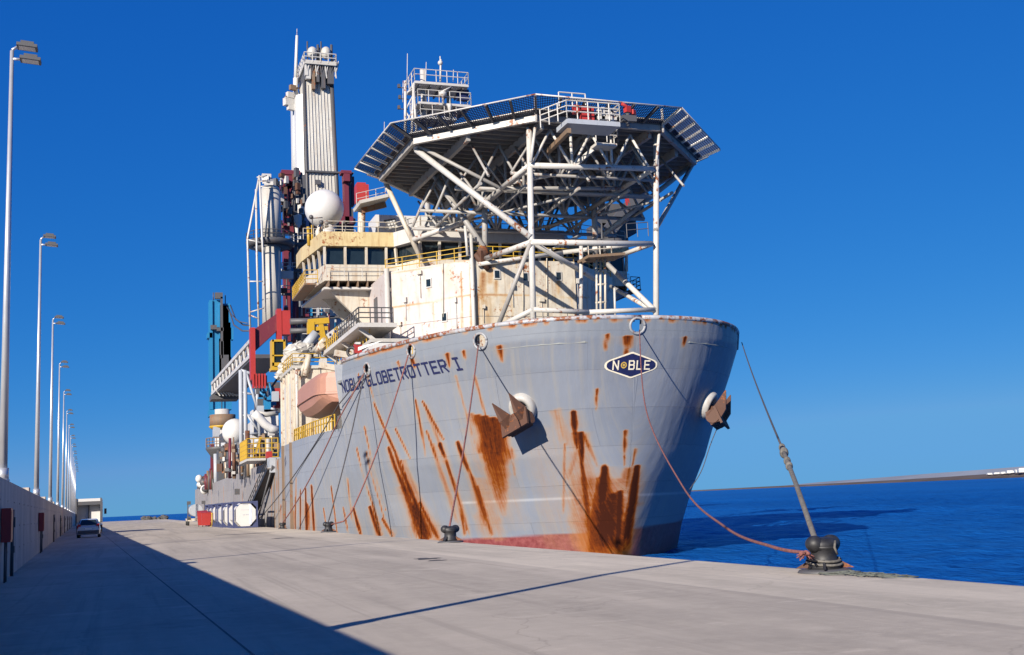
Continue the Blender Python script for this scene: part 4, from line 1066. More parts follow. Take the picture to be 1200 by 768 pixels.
c = at(711, 139, FP + .6); part(MB().box(c, (1.5, .25, .25)).box(c + Vector((-.3, 0, .35)), (.25, .25, .9)).box(c + Vector((.4, 0, .2)), (.2, .2, 1.1)).box(c + Vector((0, 0, .55)), (1.6, .2, .12)), 'foam_monitor', PIPEWHITE, fpl)
c = at(735, 127, FP + 1.6); hr = part(MB().box(c + Vector((0, 0, -.1)), (.45, .35, .5), .3).bar(c + Vector((-.5, -.2, .25)), c + Vector((.35, .1, -.05)), .12, 8).box(c + Vector((.5, .1, -.25)), (.35, .3, .35), .6), 'fire_monitor', RED, heli)
part(MB().box(c + Vector((.1, .1, -.8)), (1.1, .5, .45)).bar(c + Vector((0, 0, -1.4)), c + Vector((0, 0, -.4)), .14), 'monitor_base', DARKSTEEL, hr)
lp = at(706, 172, 76.5)
lpl = part(MB().box(lp + Vector((.1, 0, .0)), (1.7, 1.2, .22)).beam(lp + Vector((-.6, .4, -.1)), lp + Vector((-2.0, 2.5, -1.4)), .15, .35), 'light_platform', GREYSTEEL, heli)
part(MB().rail([lp + Vector((-.8, -.7, .15)), lp + Vector((1, -.7, .15)), lp + Vector((1, .7, .15))], 1.0, .8, .04), 'railing', PIPEWHITE, heli)
part(MB().beam(at(667, 153, FP + .4), at(640, 180, 79), .3, .35), 'platform_strut', RUSTPLATE, heli)

for fi, pts_ in enumerate((((458, 340), (476, 352), (493, 320), (535, 352), (470, 380)), ((566, 360), (600, 336), (634, 352), (676, 330), (663, 362)))):
    for k, (px, py) in enumerate(pts_):
        p, d, n = on_facet(px, py, front[fi], front[fi + 1], .1)
        part(MB().box(p + n * .08, (.22 + .1 * (k % 3), .22, .3 + .12 * (k % 2)), ax=(d, n, Vector((0, 0, 1)))).bar(p + Vector((0, 0, -.1)) + n * .02, p + n * .02 + Vector((0, 0, -1.3 - .4 * k)), .03, 6), 'cable_box', GREYSTEEL if k % 2 else CREAM, house)
for (px, y0, y1, fi) in ((520, 309, 372, 0), (612, 304, 372, 1), (640, 303, 370, 1)):
    a_, d, n = on_facet(px, y0, front[fi], front[fi + 1], .14); b_, _, _ = on_facet(px + .5, y1, front[fi], front[fi + 1], .14)
    part(MB().bar(a_, b_, .045, 8), 'wall_pipe', CREAM, house)
# jackstaff platform in front of the block
jt = MB(); JY = 79
for px in (699.5, 704, 709.5): jt.bar(at(px, 376, JY), at(px - .5, 302, JY), .09, 8)
for py in (355, 334, 318): jt.bar(at(698, py, JY), at(711, py - 1, JY), .08, 6)
jk = part(jt, 'lamp_tower', CREAM)
part(MB().beam(at(683, 304, JY), at(726, 301, JY), 2.2, .2).beam(at(683, 306, JY), at(700, 300, JY), .4, .3), 'tower_platform', RUSTPLATE, jk)
part(MB().rail([at(690, 302, JY - 1), at(717, 300, JY - 1), at(717, 300, JY + 1)], 1.1, .8, .045), 'railing', CREAM, jk)
for px, y0, y1, r in ((706, 300, 262, .07), (703, 298, 280, .2), (709, 299, 284, .16)): part(MB().bar(at(px, y0, JY), at(px - 1, y1, JY), r, 8), 'signal_lamp', DARKSTEEL, jk)
part(MB().bar(at(681, 372, JY + 1), at(681, 284, JY + 1), .16, 8), 'stay_post', PIPEWHITE, jk)
part(MB().bar(at(721, 372, JY), at(720, 338, JY), .09, 8), 'stay_post', PIPEWHITE, jk)
wl = at(682, 372, 74); part(MB().lathe((wl.x, wl.y, 11.2), [(.95, 0), (.95, .3), (.86, .35), (.86, 2.0), (.95, 2.05), (.95, 2.45)], 20), 'mooring_winch', LIGHTGREY)

# dark crane slung on the far side, behind the helideck legs
cb_ = MB()
for (x0, y0, x1, y1, Y) in ((706, 240, 744, 272, 118), (716, 258, 735, 282, 117), (700, 262, 722, 284, 118), (738, 246, 752, 254, 117)):
    a, b = at(x0, y1, Y), at(x1, y0, Y); cb_.mm(a.x, b.x, Y, Y + 3, a.z, b.z)
cb_.beam(at(712, 272, 116), at(752, 226, 116), 1.2, 1.4).beam(at(735, 232, 117), at(752, 246, 117), .8, .6)
fc = part(cb_, 'far_crane', DARKSTEEL)
part(MB().mm(at(733, 241, 115.5).x, at(735.5, 241, 115.5).x, 115.4, 115.5, at(733, 241, 115.5).z, at(733, 233, 115.5).z).mm(at(736, 241, 115.5).x, at(737.3, 241, 115.5).x, 115.4, 115.5, at(733, 238, 115.5).z, at(733, 233, 115.5).z), 'painted_mark', RED, fc)
part(MB().bar(at(716, 282, 117), at(722, 340, 117), 1.3, 12), 'far_crane_post', DARKSTEEL)
part(MB().rail([at(735, 279, 112), at(760, 277, 112)], 1.6, 1.5, .05), 'railing', DARKSTEEL)

# ================================================================== break of the forecastle, lifeboat station
# roof slab over the boat station and the house abaft it
HZ = 14.3
hA = MB().mm(14.55, 23, 104.2, 113.0, 7.3, HZ)
sh = part(hA, 'shelter_house', CREAM)
part(MB().mm(14.35, 23.2, 104.0, 113.2, HZ, HZ + .28).mm(18.2, 23.2, 87.1, 103.98, HZ, HZ + .28), 'shelter_roof', WHITE, sh)
dr = MB()
for y0, y1 in ((105.6, 107.3), (109.0, 110.9)): dr.mm(14.50, 14.549, y0, y1, 7.6, 13.2)
part(dr, 'door', GREYSTEEL, sh)
fr = MB()
for y in (104.4, 105.4, 107.5, 108.8, 111.1, 112.7): fr.mm(14.38, 14.545, y - .1, y + .1, 7.3, HZ)
part(fr, 'door_frame', CREAM, sh)
part(MB().mm(18.4, 23, 87.2, 104.19, 7.3, HZ - .02), 'inner_bulkhead', CLEAN, sh)
part(MB().bar((14.7, 103.6, 7.3), (14.7, 103.6, HZ), .13, 8), 'stanchion', PIPEWHITE, sh)
part(MB().rail([(14.4, 113, HZ + .28), (14.4, 104.2, HZ + .28), (18.3, 104.2, HZ + .28), (18.3, 88, HZ + .28)], 1.1, 1.3, .04, (1, .66, .33)), 'railing', YELLOW, sh)
part(MB().rail([(15.2, 111, 7.6), (14.45, 103.9, 7.6), (14.75, 95, 7.6), (15.3, 87.6, 7.6)], 1.1, .9, .06, (1, .6)), 'railing', YELLOW)
# lifeboat
lbp = at(368, 470, 95); lbp = Vector((16.6, 95.2, 0))
zk_ = 9.0
lbt = thing('lifeboat', (15.3, 95.2, zk_), 'faded salmon-orange enclosed lifeboat hanging in the recess behind the ship\'s name', 'lifeboat')
def boat(parts):
    mb = MB(); ns = 26
    for i in range(ns + 1):
        u = i / ns * 2 - 1; fx = max(.05, (1 - abs(u) ** 9)) ** .6; yy = 94.8 + u * 7.0
        for (wd, z) in parts:
            zz = z + (.6 * abs(u) ** 3 if z < 1.4 else -.12 * abs(u) ** 4)
            mb.v.append((16.05 + wd * fx, yy, zk_ + zz))
    n = len(parts)
    for i in range(ns):
        for k in range(n):
            mb.f.append((i * n + k, i * n + (k + 1) % n, (i + 1) * n + (k + 1) % n, (i + 1) * n + k)); mb.sm.append(False)
    mb.f += [tuple(range(n)), tuple(ns * n + k for k in reversed(range(n)))]; mb.sm += [False] * 2
    return mb
boat([(0, .1), (-1.15, .3), (-1.7, .8), (-1.85, 1.45), (1.85, 1.45), (1.7, .8), (1.15, .3)]).build('boat_hull', SALMON, lbt)
boat([(-1.98, 1.46), (-1.98, 1.62), (1.98, 1.62), (1.98, 1.46)]).build('gunwale', SALMON, lbt)
boat([(-1.9, 1.63), (-1.88, 2.75), (-1.55, 3.15), (-.6, 3.25), (.6, 3.25), (1.55, 3.15), (1.88, 2.75), (1.9, 1.63)]).build('canopy', SALMON, lbt)
for y in (90.5, 98.4):
    dv = part(MB().beam((18.3, y, 7.4), (18.0, y, 13.6), .5, .5).beam((18.0, y, 13.5), (15.9, y, 13.9), .45, .5), 'davit', CREAM)
    MB().bar((16.05, y, zk_ + 3.3), (16.05, y, 13.7), .05, 6).build('fall_wire', DARKSTEEL, lbt)
# upper side platform
a = atX(378, 414, 17.2); b = atX(420, 387, 17.2); zpl = (a.z + b.z) / 2
up = part(MB().mm(17.2, 20.3, b.y, a.y, zpl, zpl + .35), 'side_platform', GREYSTEEL)
part(MB().rail([(17.25, a.y, zpl + .35), (17.25, (a.y * .55 + b.y * .45), zpl + .35)], 1.2, 1.0, .05, (1, .66, .33)), 'railing', YELLOW, up)
part(MB().rail([(17.25, (a.y * .55 + b.y * .45), zpl + .35), (17.25, b.y, zpl + .35), (20, b.y, zpl + .35)], 1.2, 1.0, .05, (1, .66, .33)), 'railing', DARKSTEEL, up)
for y in (b.y + 1, (a.y + b.y) / 2, a.y - 1): part(MB().beam((17.5, y, zpl), (20.3, y, zpl - 2.2), .2, .3), 'platform_strut', GREYSTEEL, up)

# ================================================================== amidships: tower, tubes, cranes
def pbox(mb, x0, y0, x1, y1, Y, dep):
    a, b = at(x0, y1, Y), at(x1, y0, Y); mb.mm(min(a.x, b.x), max(a.x, b.x), Y, Y + dep, min(a.z, b.z), max(a.z, b.z)); return mb
def PB(name, mat, par, x0, y0, x1, y1, Y, dep): return part(pbox(MB(), x0, y0, x1, y1, Y, dep), name, mat, par)
DY = 166
def tw(px, py, d=0): return at(px, py, DY) + Vector((0, d, 0))
bl0, br0, tl0, tr0 = at(360, 330, DY), at(401, 330, DY), at(356.5, 92, DY), at(389, 92, DY)
zb_, zt_ = 7.0, tl0.z
xl = lambda z: np.interp(z, [at(361, 235, DY).z, zt_], [at(361, 235, DY).x, tl0.x]); xr = lambda z: np.interp(z, [at(398.5, 235, DY).z, zt_], [at(398.5, 235, DY).x, tr0.x])
zmid = at(361, 240, DY).z
bx0, bx1 = float(xl(zmid)), float(xr(zmid)); tx0, tx1 = float(tl0.x), float(tr0.x)
derrick = part(MB().prism([(bx0, DY), (bx1, DY), (bx1, DY + 9.5), (bx0, DY + 9.5)], zmid - 14, zt_, [(tx0, DY + .5), (tx1, DY + .5), (tx1, DY + 8.5), (tx0, DY + 8.5)]), 'drilling_tower', TOWER := paint('tower_paint', (.50, .48, .43), .30, .5, .55))
for k in range(9):                                       # vertical guide flutes
    f = (k + .3) / 9; x0 = bx0 + (bx1 - bx0) * f; x1 = tx0 + (tx1 - tx0) * f
    w_ = (.05, .04, .06, .04, .05, .04, .05, .04, .04)[k]
    part(MB().bar((x0, DY - .1, zmid - 13), (x1, DY + .4, zt_ - .8), w_, 8, w_ * .8), 'guide_rail', TOWER if k % 2 else GREYSTEEL, derrick)
part(MB().bar((bx1 - .05, DY + .1, zmid - 13), (tx1, DY + .5, zt_), .35, 8), 'corner_chord', DARKSTEEL, derrick)
part(MB().bar((bx0 + .1, DY - .05, zmid - 13), (tx0, DY + .45, zt_), .22, 8), 'corner_chord', DARKSTEEL, derrick)
part(MB().mm(bx0 - .35, bx1 + .3, DY - .3, DY + .1, at(380, 203, DY).z, at(380, 201, DY).z), 'tower_belt', DARKSTEEL, derrick)
PB('hatch', DARKSTEEL, derrick, 369.5, 211, 376, 216, DY - .4, .3)
part(MB().prism([(bx0 - 1.3, DY + 2.0), (bx0 - .2, DY + 1.2), (bx0 - .2, DY + 8), (bx0 - 1.3, DY + 8)], zmid - 14, zt_ - 2, [(tx0 - 1.0, DY + 2.0), (tx0 - .1, DY + 1.2), (tx0 - .1, DY + 8), (tx0 - 1.0, DY + 8)]), 'side_duct', CLEAN, derrick)
# crown
cr_ = PB('crown_block', DARKSTEEL, derrick, 358, 74, 391, 94, DY + .2, 7)
for (x0, y0, x1, y1, mt2) in ((359, 77, 364, 92, GREYSTEEL), (366, 80, 369, 104, RUSTPLATE), (371, 78, 374, 96, DARKSTEEL), (377, 78, 381, 103, DARKSTEEL), (384, 80, 391, 98, DARKSTEEL)):
    PB('sheave', mt2, derrick, x0, y0, x1, y1, DY - .5, .8)
a, b = at(357, 72, DY - 1), at(394, 71, DY - 1)
cp = part(MB().mm(a.x, b.x, DY - 1, DY + 8, a.z - .3, a.z + .3), 'crown_platform', WHITE, derrick)
part(MB().rail([(a.x, DY + 6, a.z), (a.x, DY - 1, a.z), (b.x, DY - 1, a.z), (b.x, DY + 6, a.z)], 1.5, 1.3, .08), 'railing', PIPEWHITE, derrick)
for px in (366, 382):
    c = at(px, 60, DY); part(MB().lathe(c, [(.3, -1.3), (.7, -.8), (.8, -.2), (.62, .35), (.3, .6), (.05, .65)], 10), 'crown_light', WHITE, derrick)
    part(MB().bar(c + Vector((-.7, .3, -2)), c + Vector((-.7, .3, 1.6)), .12, 6).bar(c + Vector((.9, .3, -2)), c + Vector((.9, .3, 1.2)), .2, 6), 'light_bracket', DARKSTEEL, derrick)
part(MB().bar(at(394, 83, DY), at(396, 74, DY), .2, 6).bar(at(388, 84, DY), at(394, 83, DY), .2, 6), 'crown_hook', PIPEWHITE, derrick)
for k in range(7):
    px = 358 + k * 5.6; part(MB().bar(at(px, 72, DY - .8), at(px + 2.5, 92, DY - .3), .12, 5).bar(at(px + 5, 72, DY - .8), at(px + 1, 90, DY - .3), .1, 5), 'crown_lattice', DARKSTEEL if k % 2 else GREYSTEEL, derrick)
PB('crown_frame', GREYSTEEL, derrick, 357.5, 72, 361, 88, DY - .6, .6); PB('crown_frame', WHITE, derrick, 372, 56, 376, 73, DY + .5, 2)
# flag pole vent up the left side, with light cluster
part(MB().bar(at(345.5, 205, DY + 5), at(346.5, 92, DY + 5), .42, 10, .4).bar(at(346.5, 92, DY + 5), at(348, 42, DY + 5), .3, 10, .22), 'vent_mast', CLEAN, derrick)
part(MB().bar(at(348, 42, DY + 5), at(348, 34, DY + 5), .05), 'aerial', PIPEWHITE, derrick)
for (px, py, s_) in ((340, 112, .7), (338, 120, .9), (341, 126, .7), (343, 103, .6), (337, 116, .5)):
    c = at(px, py, DY + 4); part(MB().box(c, (s_ * 1.6, s_, s_ * 1.3), .4).bar(c, c + Vector((1.2, .5, .2)), .12), 'flood_cluster', RUSTPLATE if s_ < .65 else PIPEWHITE, derrick)
# lower tower: dark lattice, cylinders and maroon racks
sub = PB('tower_base', DARKSTEEL, None, 352, 245, 414, 400, DY + 1, 9)
for (px, y0, y1, r, mt2) in ((377, 262, 420, 1.0, GREYSTEEL), (386, 300, 415, .9, GREYSTEEL), (356, 240, 420, .8, LIGHTGREY), (348, 235, 420, .55, GREYSTEEL), (404, 290, 400, .5, DARKSTEEL), (366, 240, 420, .5, DARKSTEEL), (395, 340, 420, .6, LIGHTGREY)):
    part(MB().bar(at(px, y1, DY - 3), at(px, y0, DY - 3), r, 12), 'riser_tube', mt2, sub)
for (x0, y0, x1, y1, mt2) in ((345, 240, 352, 262, DARKSTEEL), (344, 286, 366, 292, DARKSTEEL), (343, 324, 372, 330, DARKSTEEL), (350, 262, 358, 272, GREYSTEEL), (362, 300, 372, 318, MAROON), (345, 300, 352, 322, DARKSTEEL), (372, 335, 380, 352, BLUE), (360, 345, 366, 398, BLUE), (369, 360, 374, 395, LIGHTGREY), (382, 285, 400, 300, DARKSTEEL), (398, 310, 412, 330, DARKSTEEL), (352, 205, 358, 240, DARKSTEEL), (345, 212, 351, 236, DARKSTEEL)):
    PB('tower_gear', mt2, sub, x0, y0, x1, y1, DY - 5, 3)
# maroon rackers either side
for pts, nm in ((((333, 341, 218, 262, DY - 8), (334, 339, 280, 400, DY - 8), (339.5, 344, 288, 398, DY - 7), (330, 352, 200, 205, DY - 9), (333, 347, 205, 213, DY - 9), (329, 343, 216, 221, DY - 8), (331, 345, 262, 272, DY - 8)), 'pipe_racker'), (((400, 412, 200, 203, DY - 6), (403, 410, 203, 212, DY - 6), (404.5, 408.5, 212, 262, DY - 5), (399, 414, 254, 262, DY - 5), (412.5, 415, 207, 240, DY - 4)), 'pipe_racker')):
    rk = None
    for (x0, x1, y0, y1, Y) in pts:
        o = PB(nm if rk is None else 'racker_arm', MAROON, rk, x0, y0, x1, y1, Y, 1.6); rk = rk or o
    for (x0, x1, y0, y1, Y) in pts[:4]:
        PB('racker_guide', DARKSTEEL, rk, x1 + .3, y0 + 2, x1 + 2.6, y1, Y + .6, 1.4)
random.seed(3)
for k in range(70):                                      # small gear hung around the racker heads
    px = random.choice((random.uniform(318, 332), random.uniform(345, 357), random.uniform(326, 350))); py = random.uniform(200, 285)
    s_ = random.uniform(.25, .65); c = at(px, py, DY - 8.5 - random.uniform(0, 2))
    part(MB().box(c, (s_, s_, s_ * random.uniform(.7, 2.4)), random.uniform(0, 1)), 'derrick_gear', random.choice((DARKSTEEL, GREYSTEEL, RUSTY, DARKSTEEL, DARKSTEEL)), sub)
for k in range(10):
    px = random.uniform(320, 356); y0 = random.uniform(198, 260)
    part(MB().bar(at(px, y0, DY - 9), at(px + random.uniform(-6, 6), y0 + random.uniform(15, 70), DY - 9), .1, 6), 'service_hose', DARKSTEEL, sub)
for k in range(26):
    px = random.uniform(329, 424); y0 = random.uniform(262, 380); y1 = min(418, y0 + random.uniform(20, 90)); Y = DY - 9 - random.uniform(0, 3)
    part(MB().bar(at(px, y1, Y), at(px + random.uniform(-.6, .6), y0, Y), random.uniform(.08, .3), 7), 'service_pipe', random.choice((DARKSTEEL, GREYSTEEL, DARKSTEEL, MAROON, LIGHTGREY, BLUE)), sub)
for k in range(40):
    px = random.uniform(329, 424); py = random.uniform(300, 418); s_ = random.uniform(.2, .7)
    part(MB().box(at(px, py, DY - 12), (s_ * random.uniform(.6, 2.5), s_, s_ * random.uniform(.5, 1.6))), 'tower_gear', random.choice((DARKSTEEL, GREYSTEEL, DARKSTEEL, RUSTY, LIGHTGREY, MAROON)), sub)
for (x0, y0, x1, y1) in ((330, 318, 420, 318), (330, 345, 420, 346), (345, 372, 424, 372), (330, 286, 360, 286)):
    part(MB().beam(at(x0, y0, DY - 10), at(x1, y1, DY - 10), .5, .35), 'tower_catwalk', DARKSTEEL, sub)
    part(MB().rail([at(x0, y0, DY - 10.4), at(x1, y1, DY - 10.4)], 1.2, 1.5, .06), 'railing', GREYSTEEL, sub)
# big white tube with ring platform and lattice ladder
TY = 152
tb = part(MB().bar(at(318.5, 385, TY), at(318, 290, TY), 1.25, 20).bar(at(318, 286, TY), at(317, 224, TY), 1.35, 20), 'storage_tube', WHITE)
part(MB().lathe(at(317, 224, TY), [(1.35, 0), (1.15, .45), (.6, .8), (.1, .95)], 18), 'tube_cap', WHITE, tb)
c = at(317, 290, TY + 1); pr = MB().lathe(c, [(1.2, 0), (3.0, 0), (3.3, .6), (3.1, .75), (1.2, .75)], 24); pr.lathe(c, [(1.1, -.7), (2.6, -.1)], 24)
part(pr, 'ring_platform', DARKSTEEL, tb)
part(MB().rail([c + Vector((3.2 * math.cos(t), 3.2 * math.sin(t), .7)) for t in np.linspace(math.pi * .6, math.pi * 1.95, 14)], 1.1, .9, .05), 'railing', DARKSTEEL, tb)
for py in (252, 330, 352): part(MB().lathe(at(318, py, TY), [(1.2, -.12), (1.25, 0), (1.2, .12)], 18), 'tube_band', DARKSTEEL, tb)
ld = MB()
for P_ in (((304, 206), (290, 280), (293.5, 400)), ((304, 206), (307.5, 285), (311.5, 385)), ((300, 222), (301, 300), (303.5, 392))):
    ld.path([at(x, y, TY - 3) for x, y in P_], .14, 6)
for (x0, y0, x1, y1) in ((301, 208, 313, 206), (303, 213, 314, 212), (304, 219, 315, 218), (293, 366, 310, 361), (294, 370, 304, 374), (290, 281, 308, 285), (292, 330, 309, 330)): ld.bar(at(x0, y0, TY - 3), at(x1, y1, TY - 3), .09, 6)
part(ld, 'lattice_mast', PIPEWHITE, tb)
for k in range(4): part(MB().box(at(312 + k, 207 + 3 * k, TY - 1), (1.2, 1, .5), k), 'tube_gear', GREYSTEEL, tb)

# red crane with maroon boom, cab and walkway
KY = 138
rcn = part(MB().slab([at(295, 388, KY), at(297, 413, KY), at(328.5, 384, KY), at(327, 366, KY)], (0, 2.2, 0)), 'red_crane', MAROON)
for (x0, y0, x1, y1) in ((294, 384, 299, 445), (325, 362, 330, 398), (331, 364, 340, 392), (297, 440, 313, 452)): PB('crane_post', RED, rcn, x0, y0, x1, y1, KY - .5, 1.5)
for k in range(5): PB('crane_flange', RED, rcn, 296 + 3.4 * k, 438, 298 + 3.4 * k, 455, KY - .8, .5)
PB('crane_post', RED, rcn, 322, 455, 329, 478, KY, 1.4)
cy_ = 126
cabf = MB()
for (x0, y0, x1, y1) in ((319, 398, 334, 400.5), (319, 425, 335, 429), (319, 398, 321, 430), (332.5, 398, 334.5, 430), (319, 416, 335, 417.5), (318, 430, 334, 434)): pbox(cabf, x0, y0, x1, y1, cy_, 1.9)
cab = part(cabf, 'operator_cab', YELLOW)
PB('cab_glass', GLASS_D, cab, 321, 400.5, 332.5, 425, cy_ + .15, 1.6)
# walkway boom
wk = MB(); A0, A1 = at(249, 462, 205), at(297, 415, 150); B0, B1 = at(249, 450, 205), at(296, 398, 150)
for p, q_ in ((A0, A1), (B0, B1)): wk.beam(p, q_, .5, .5)
for k in range(13):
    f = k / 12; wk.bar(A0.lerp(A1, f), B0.lerp(B1, f), .16, 5)
    if k < 12: wk.bar(A0.lerp(A1, f), B0.lerp(B1, f + 1 / 12), .14, 5)
wkp = part(wk, 'lattice_walkway', PIPEWHITE)
part(MB().beam(A0 + Vector((2, 0, -.3)), A1 + Vector((2, 0, -.3)), 4.2, .5), 'walkway_deck', DARKSTEEL, wkp)
PB('walkway_beam', DARKSTEEL, wkp, 248, 462, 280, 468, 200, 5)
for k in range(8): part(MB().bar(at(252 + 4 * k, 455 + 1.2 * k, 196), at(258 + 4 * k, 464, 196), .14, 5), 'walkway_strut', GREYSTEEL, wkp)
part(MB().path([at(270, 358, 225), at(276, 374, 215), at(285, 381, 205), at(294, 382, 195)], .14, 6), 'hose_loop', DARKSTEEL, wkp)
part(MB().path([at(268, 362, 225), at(274, 381, 215), at(284, 388, 205), at(295, 388, 195)], .14, 6), 'hose_loop', DARKSTEEL, wkp)
part(MB().path([at(266, 360, 225), at(272, 370, 215), at(280, 377, 205), at(290, 379, 195)], .1, 6), 'hose_loop', DARKSTEEL, wkp)
# grey lattice tower
GY = 148
gt = MB()
for (x0, y0, x1, y1, r) in ((282, 434, 283, 562, .26), (287, 434, 288.5, 562, .26), (300, 440, 305, 520, .22), (288, 436, 304, 486, .18), (288, 484, 305, 508, .16), (288, 508, 304, 484, .0), (283, 460, 300, 463, .14), (283, 487, 302, 487, .14), (283, 509, 304, 508, .14), (282, 434, 300, 440, .2)):
    if r: gt.bar(at(x0, y0, GY), at(x1, y1, GY), r, 8)
for k in range(8): gt.bar(at(282, 440 + 15 * k, GY), at(287.5, 448 + 15 * k, GY), .08, 5)
part(gt, 'lattice_tower', LIGHTGREY)
# blue crane
BY = 236
bcn = PB('blue_crane', BLUE, None, 246.5, 352, 258, 480, BY, 4)
for (x0, y0, x1, y1, d) in ((246, 352, 249, 480, 3.5), (258, 358, 268, 400, 3), (257, 397, 271, 480, 3), (257, 356, 270, 470, 2.5), (262, 378, 271, 398, 2), (243, 390, 249, 396, 3), (268, 384, 273.5, 398, 2), (245, 480, 268, 488, 4)): PB('crane_jib', BLUE, bcn, x0, y0, x1, y1, BY - .4, d)
for (x0, y0, x1, y1) in ((252, 343, 261, 350), (259, 348, 261, 420), (247, 381, 254, 386), (258, 400, 262, 416), (260, 416, 268, 432), (254, 384, 262, 388)): PB('crane_sheave', DARKSTEEL, bcn, x0, y0, x1, y1, BY - 1.4, 1)
part(MB().bar(at(250, 352, BY), at(250, 343, BY), .1).bar(at(264, 362, BY), at(264, 346, BY), .1).bar(at(260, 345, BY - 1), at(260, 480, BY - 1), .1), 'crane_rail', DARKSTEEL, bcn)
# pedestal rings under it
pd = part(MB().bar(at(262, 600, BY), at(260, 480, BY), 1.5, 16), 'crane_pedestal', GREYSTEEL, bcn)
c = at(261, 500, 222); part(MB().lathe(c, [(1.6, 0), (2.4, .0), (2.4, 2.2), (1.6, 2.2)], 22), 'pedestal_ring', RUSTPLATE, bcn)
part(MB().lathe(c, [(2.0, -.5), (2.55, -.1), (2.55, .1)], 22), 'pedestal_band', YELLOW, bcn)
c = at(258, 526, 215); part(MB().lathe(c, [(.8, -2.6), (2.5, -.2), (2.6, 0), (2.5, 0.3)], 20), 'pedestal_platform', DARKSTEEL, bcn)
part(MB().rail([c + Vector((2.5 * math.cos(t), 2.5 * math.sin(t), .3)) for t in np.linspace(math.pi, math.pi * 2.1, 12)], 1.6, .7, .07, (1, .6, .3)), 'railing', RUSTPLATE, bcn)
PB('winch', YELLOW, bcn, 259, 514, 267, 522, 213, 1.5); PB('winch', LIGHTGREY, bcn, 250, 500, 258, 512, 220, 2)
PB('exhaust_pipe', MAROON, None, 247, 520, 251, 556, 225, 1.2)
part(MB().bar(at(253.5, 574, 205), at(253, 532, 205), .42, 10), 'vent_post', LIGHTGREY)
part(MB().bar(at(257.5, 566, 200), at(256, 528, 200), .3, 10), 'vent_post', DARKSTEEL)
part(MB().bar(at(265, 562, 198), at(264, 532, 198), .6, 10), 'vent_post', WHITE)
c = at(275, 506, 178); part(MB().ball(c, 1.9, 18, 1, 1, 1.05).bar(c + Vector((0, 0, -5)), c, .5, 10), 'mud_silo', CLEAN)
# rusty pipe thicket over the main deck
thk = None
for k in range(46):
    px = random.uniform(258, 326); Y = random.uniform(140, 205) if px < 290 else random.uniform(136, 150)
    y1 = 566 - (px - 258) * .22 + random.uniform(-8, 2); y0 = y1 - random.uniform(14, 50)
    mt2 = random.choice((RUSTPLATE, RUSTY, DARKSTEEL, CREAM, GREYSTEEL, RUSTPLATE, MAROON))
    part(MB().bar(at(px, y1, Y), at(px + random.uniform(-1, 1), y0, Y), random.uniform(.1, .34), 8), 'deck_pipe', mt2)
for k in range(96):
    px = random.uniform(256, 326); Y = random.uniform(138, 200) if px < 290 else random.uniform(136, 150)
    py = random.uniform(520, 556) if px < 300 else random.uniform(505, 552); s_ = random.uniform(.2, .75)
    c = at(px, py, Y); part(MB().box(c, (s_, s_, s_ * random.uniform(.5, 1.6)), random.uniform(0, 1.5)), 'deck_machinery', random.choice((DARKSTEEL, RUSTPLATE, GREYSTEEL, DARKSTEEL, RUSTY, DARKSTEEL, LIGHTGREY)))
PB('machinery_house', DARKSTEEL, None, 262, 505, 300, 556, 206, 10)
PB('machinery_house', DARKSTEEL, None, 256, 528, 292, 566, 196, 4); PB('machinery_house', RUSTY, None, 268, 518, 288, 545, 192, 3); PB('machinery_house', RUSTPLATE, None, 292, 545, 316, 562, 150, 4)
PB('machinery_house', GREYSTEEL, None, 297, 492, 327, 545, 152, 12)
PB('machinery_house', CLEAN, None, 296, 480, 326, 508, 150, 3)
# blue manifold above
for k in range(26):
    px = random.uniform(301, 326); py = random.uniform(452, 482); Y = random.uniform(134, 146); s_ = random.uniform(.35, .9)
    c = at(px, py, Y)
    if k % 3: part(MB().box(c, (s_, s_, s_ * 1.5)), 'manifold_valve', random.choice((BLUE, DARKSTEEL, BLUE, LIGHTGREY)))
    else: part(MB().bar(c, c + Vector((random.uniform(-1.5, 1.5), 0, random.uniform(-1.5, 2))), .14, 6), 'manifold_pipe', random.choice((BLUE, LIGHTGREY, DARKSTEEL)))
PB('manifold_skid', DARKSTEEL, None, 300, 448, 328, 484, 150, 2)
# white curved duct
part(MB().path([at(297, 484, 134), at(303, 489, 134), at(310, 497, 134), at(318, 503, 134), at(326, 504, 134)], .5, 10), 'curved_duct', CLEAN)
part(MB().path([at(299, 484, 135), at(312, 486, 135), at(326, 484, 135)], .3, 8), 'curved_duct', WHITE)
# yellow side landing
LY = 124
a, b = at(290, 541, LY), at(326, 533, LY); z = 7.8
z = (a.z + b.z) / 2
yl = part(MB().mm(a.x, b.x, LY, LY + 9, z - .25, z), 'side_landing', GREYSTEEL)
part(MB().rail([(a.x, LY + 8, z), (a.x, LY, z), (b.x, LY, z)], 2.1, .7, .055, (1, .75, .5, .25, .05)), 'railing', YELLOW, yl)
part(MB().slab([at(299, 532, LY), at(301, 532, LY), at(307, 512, LY), at(305, 512, LY)], (0, 1.2, 0)), 'stair_flank', YELLOW, yl)
PB('side_hatch', LIGHTGREY, None, 316, 536, 328, 554, 117, 2)
PB('hose_drum', RED, None, 313, 529, 319, 537, 119, 1.4)
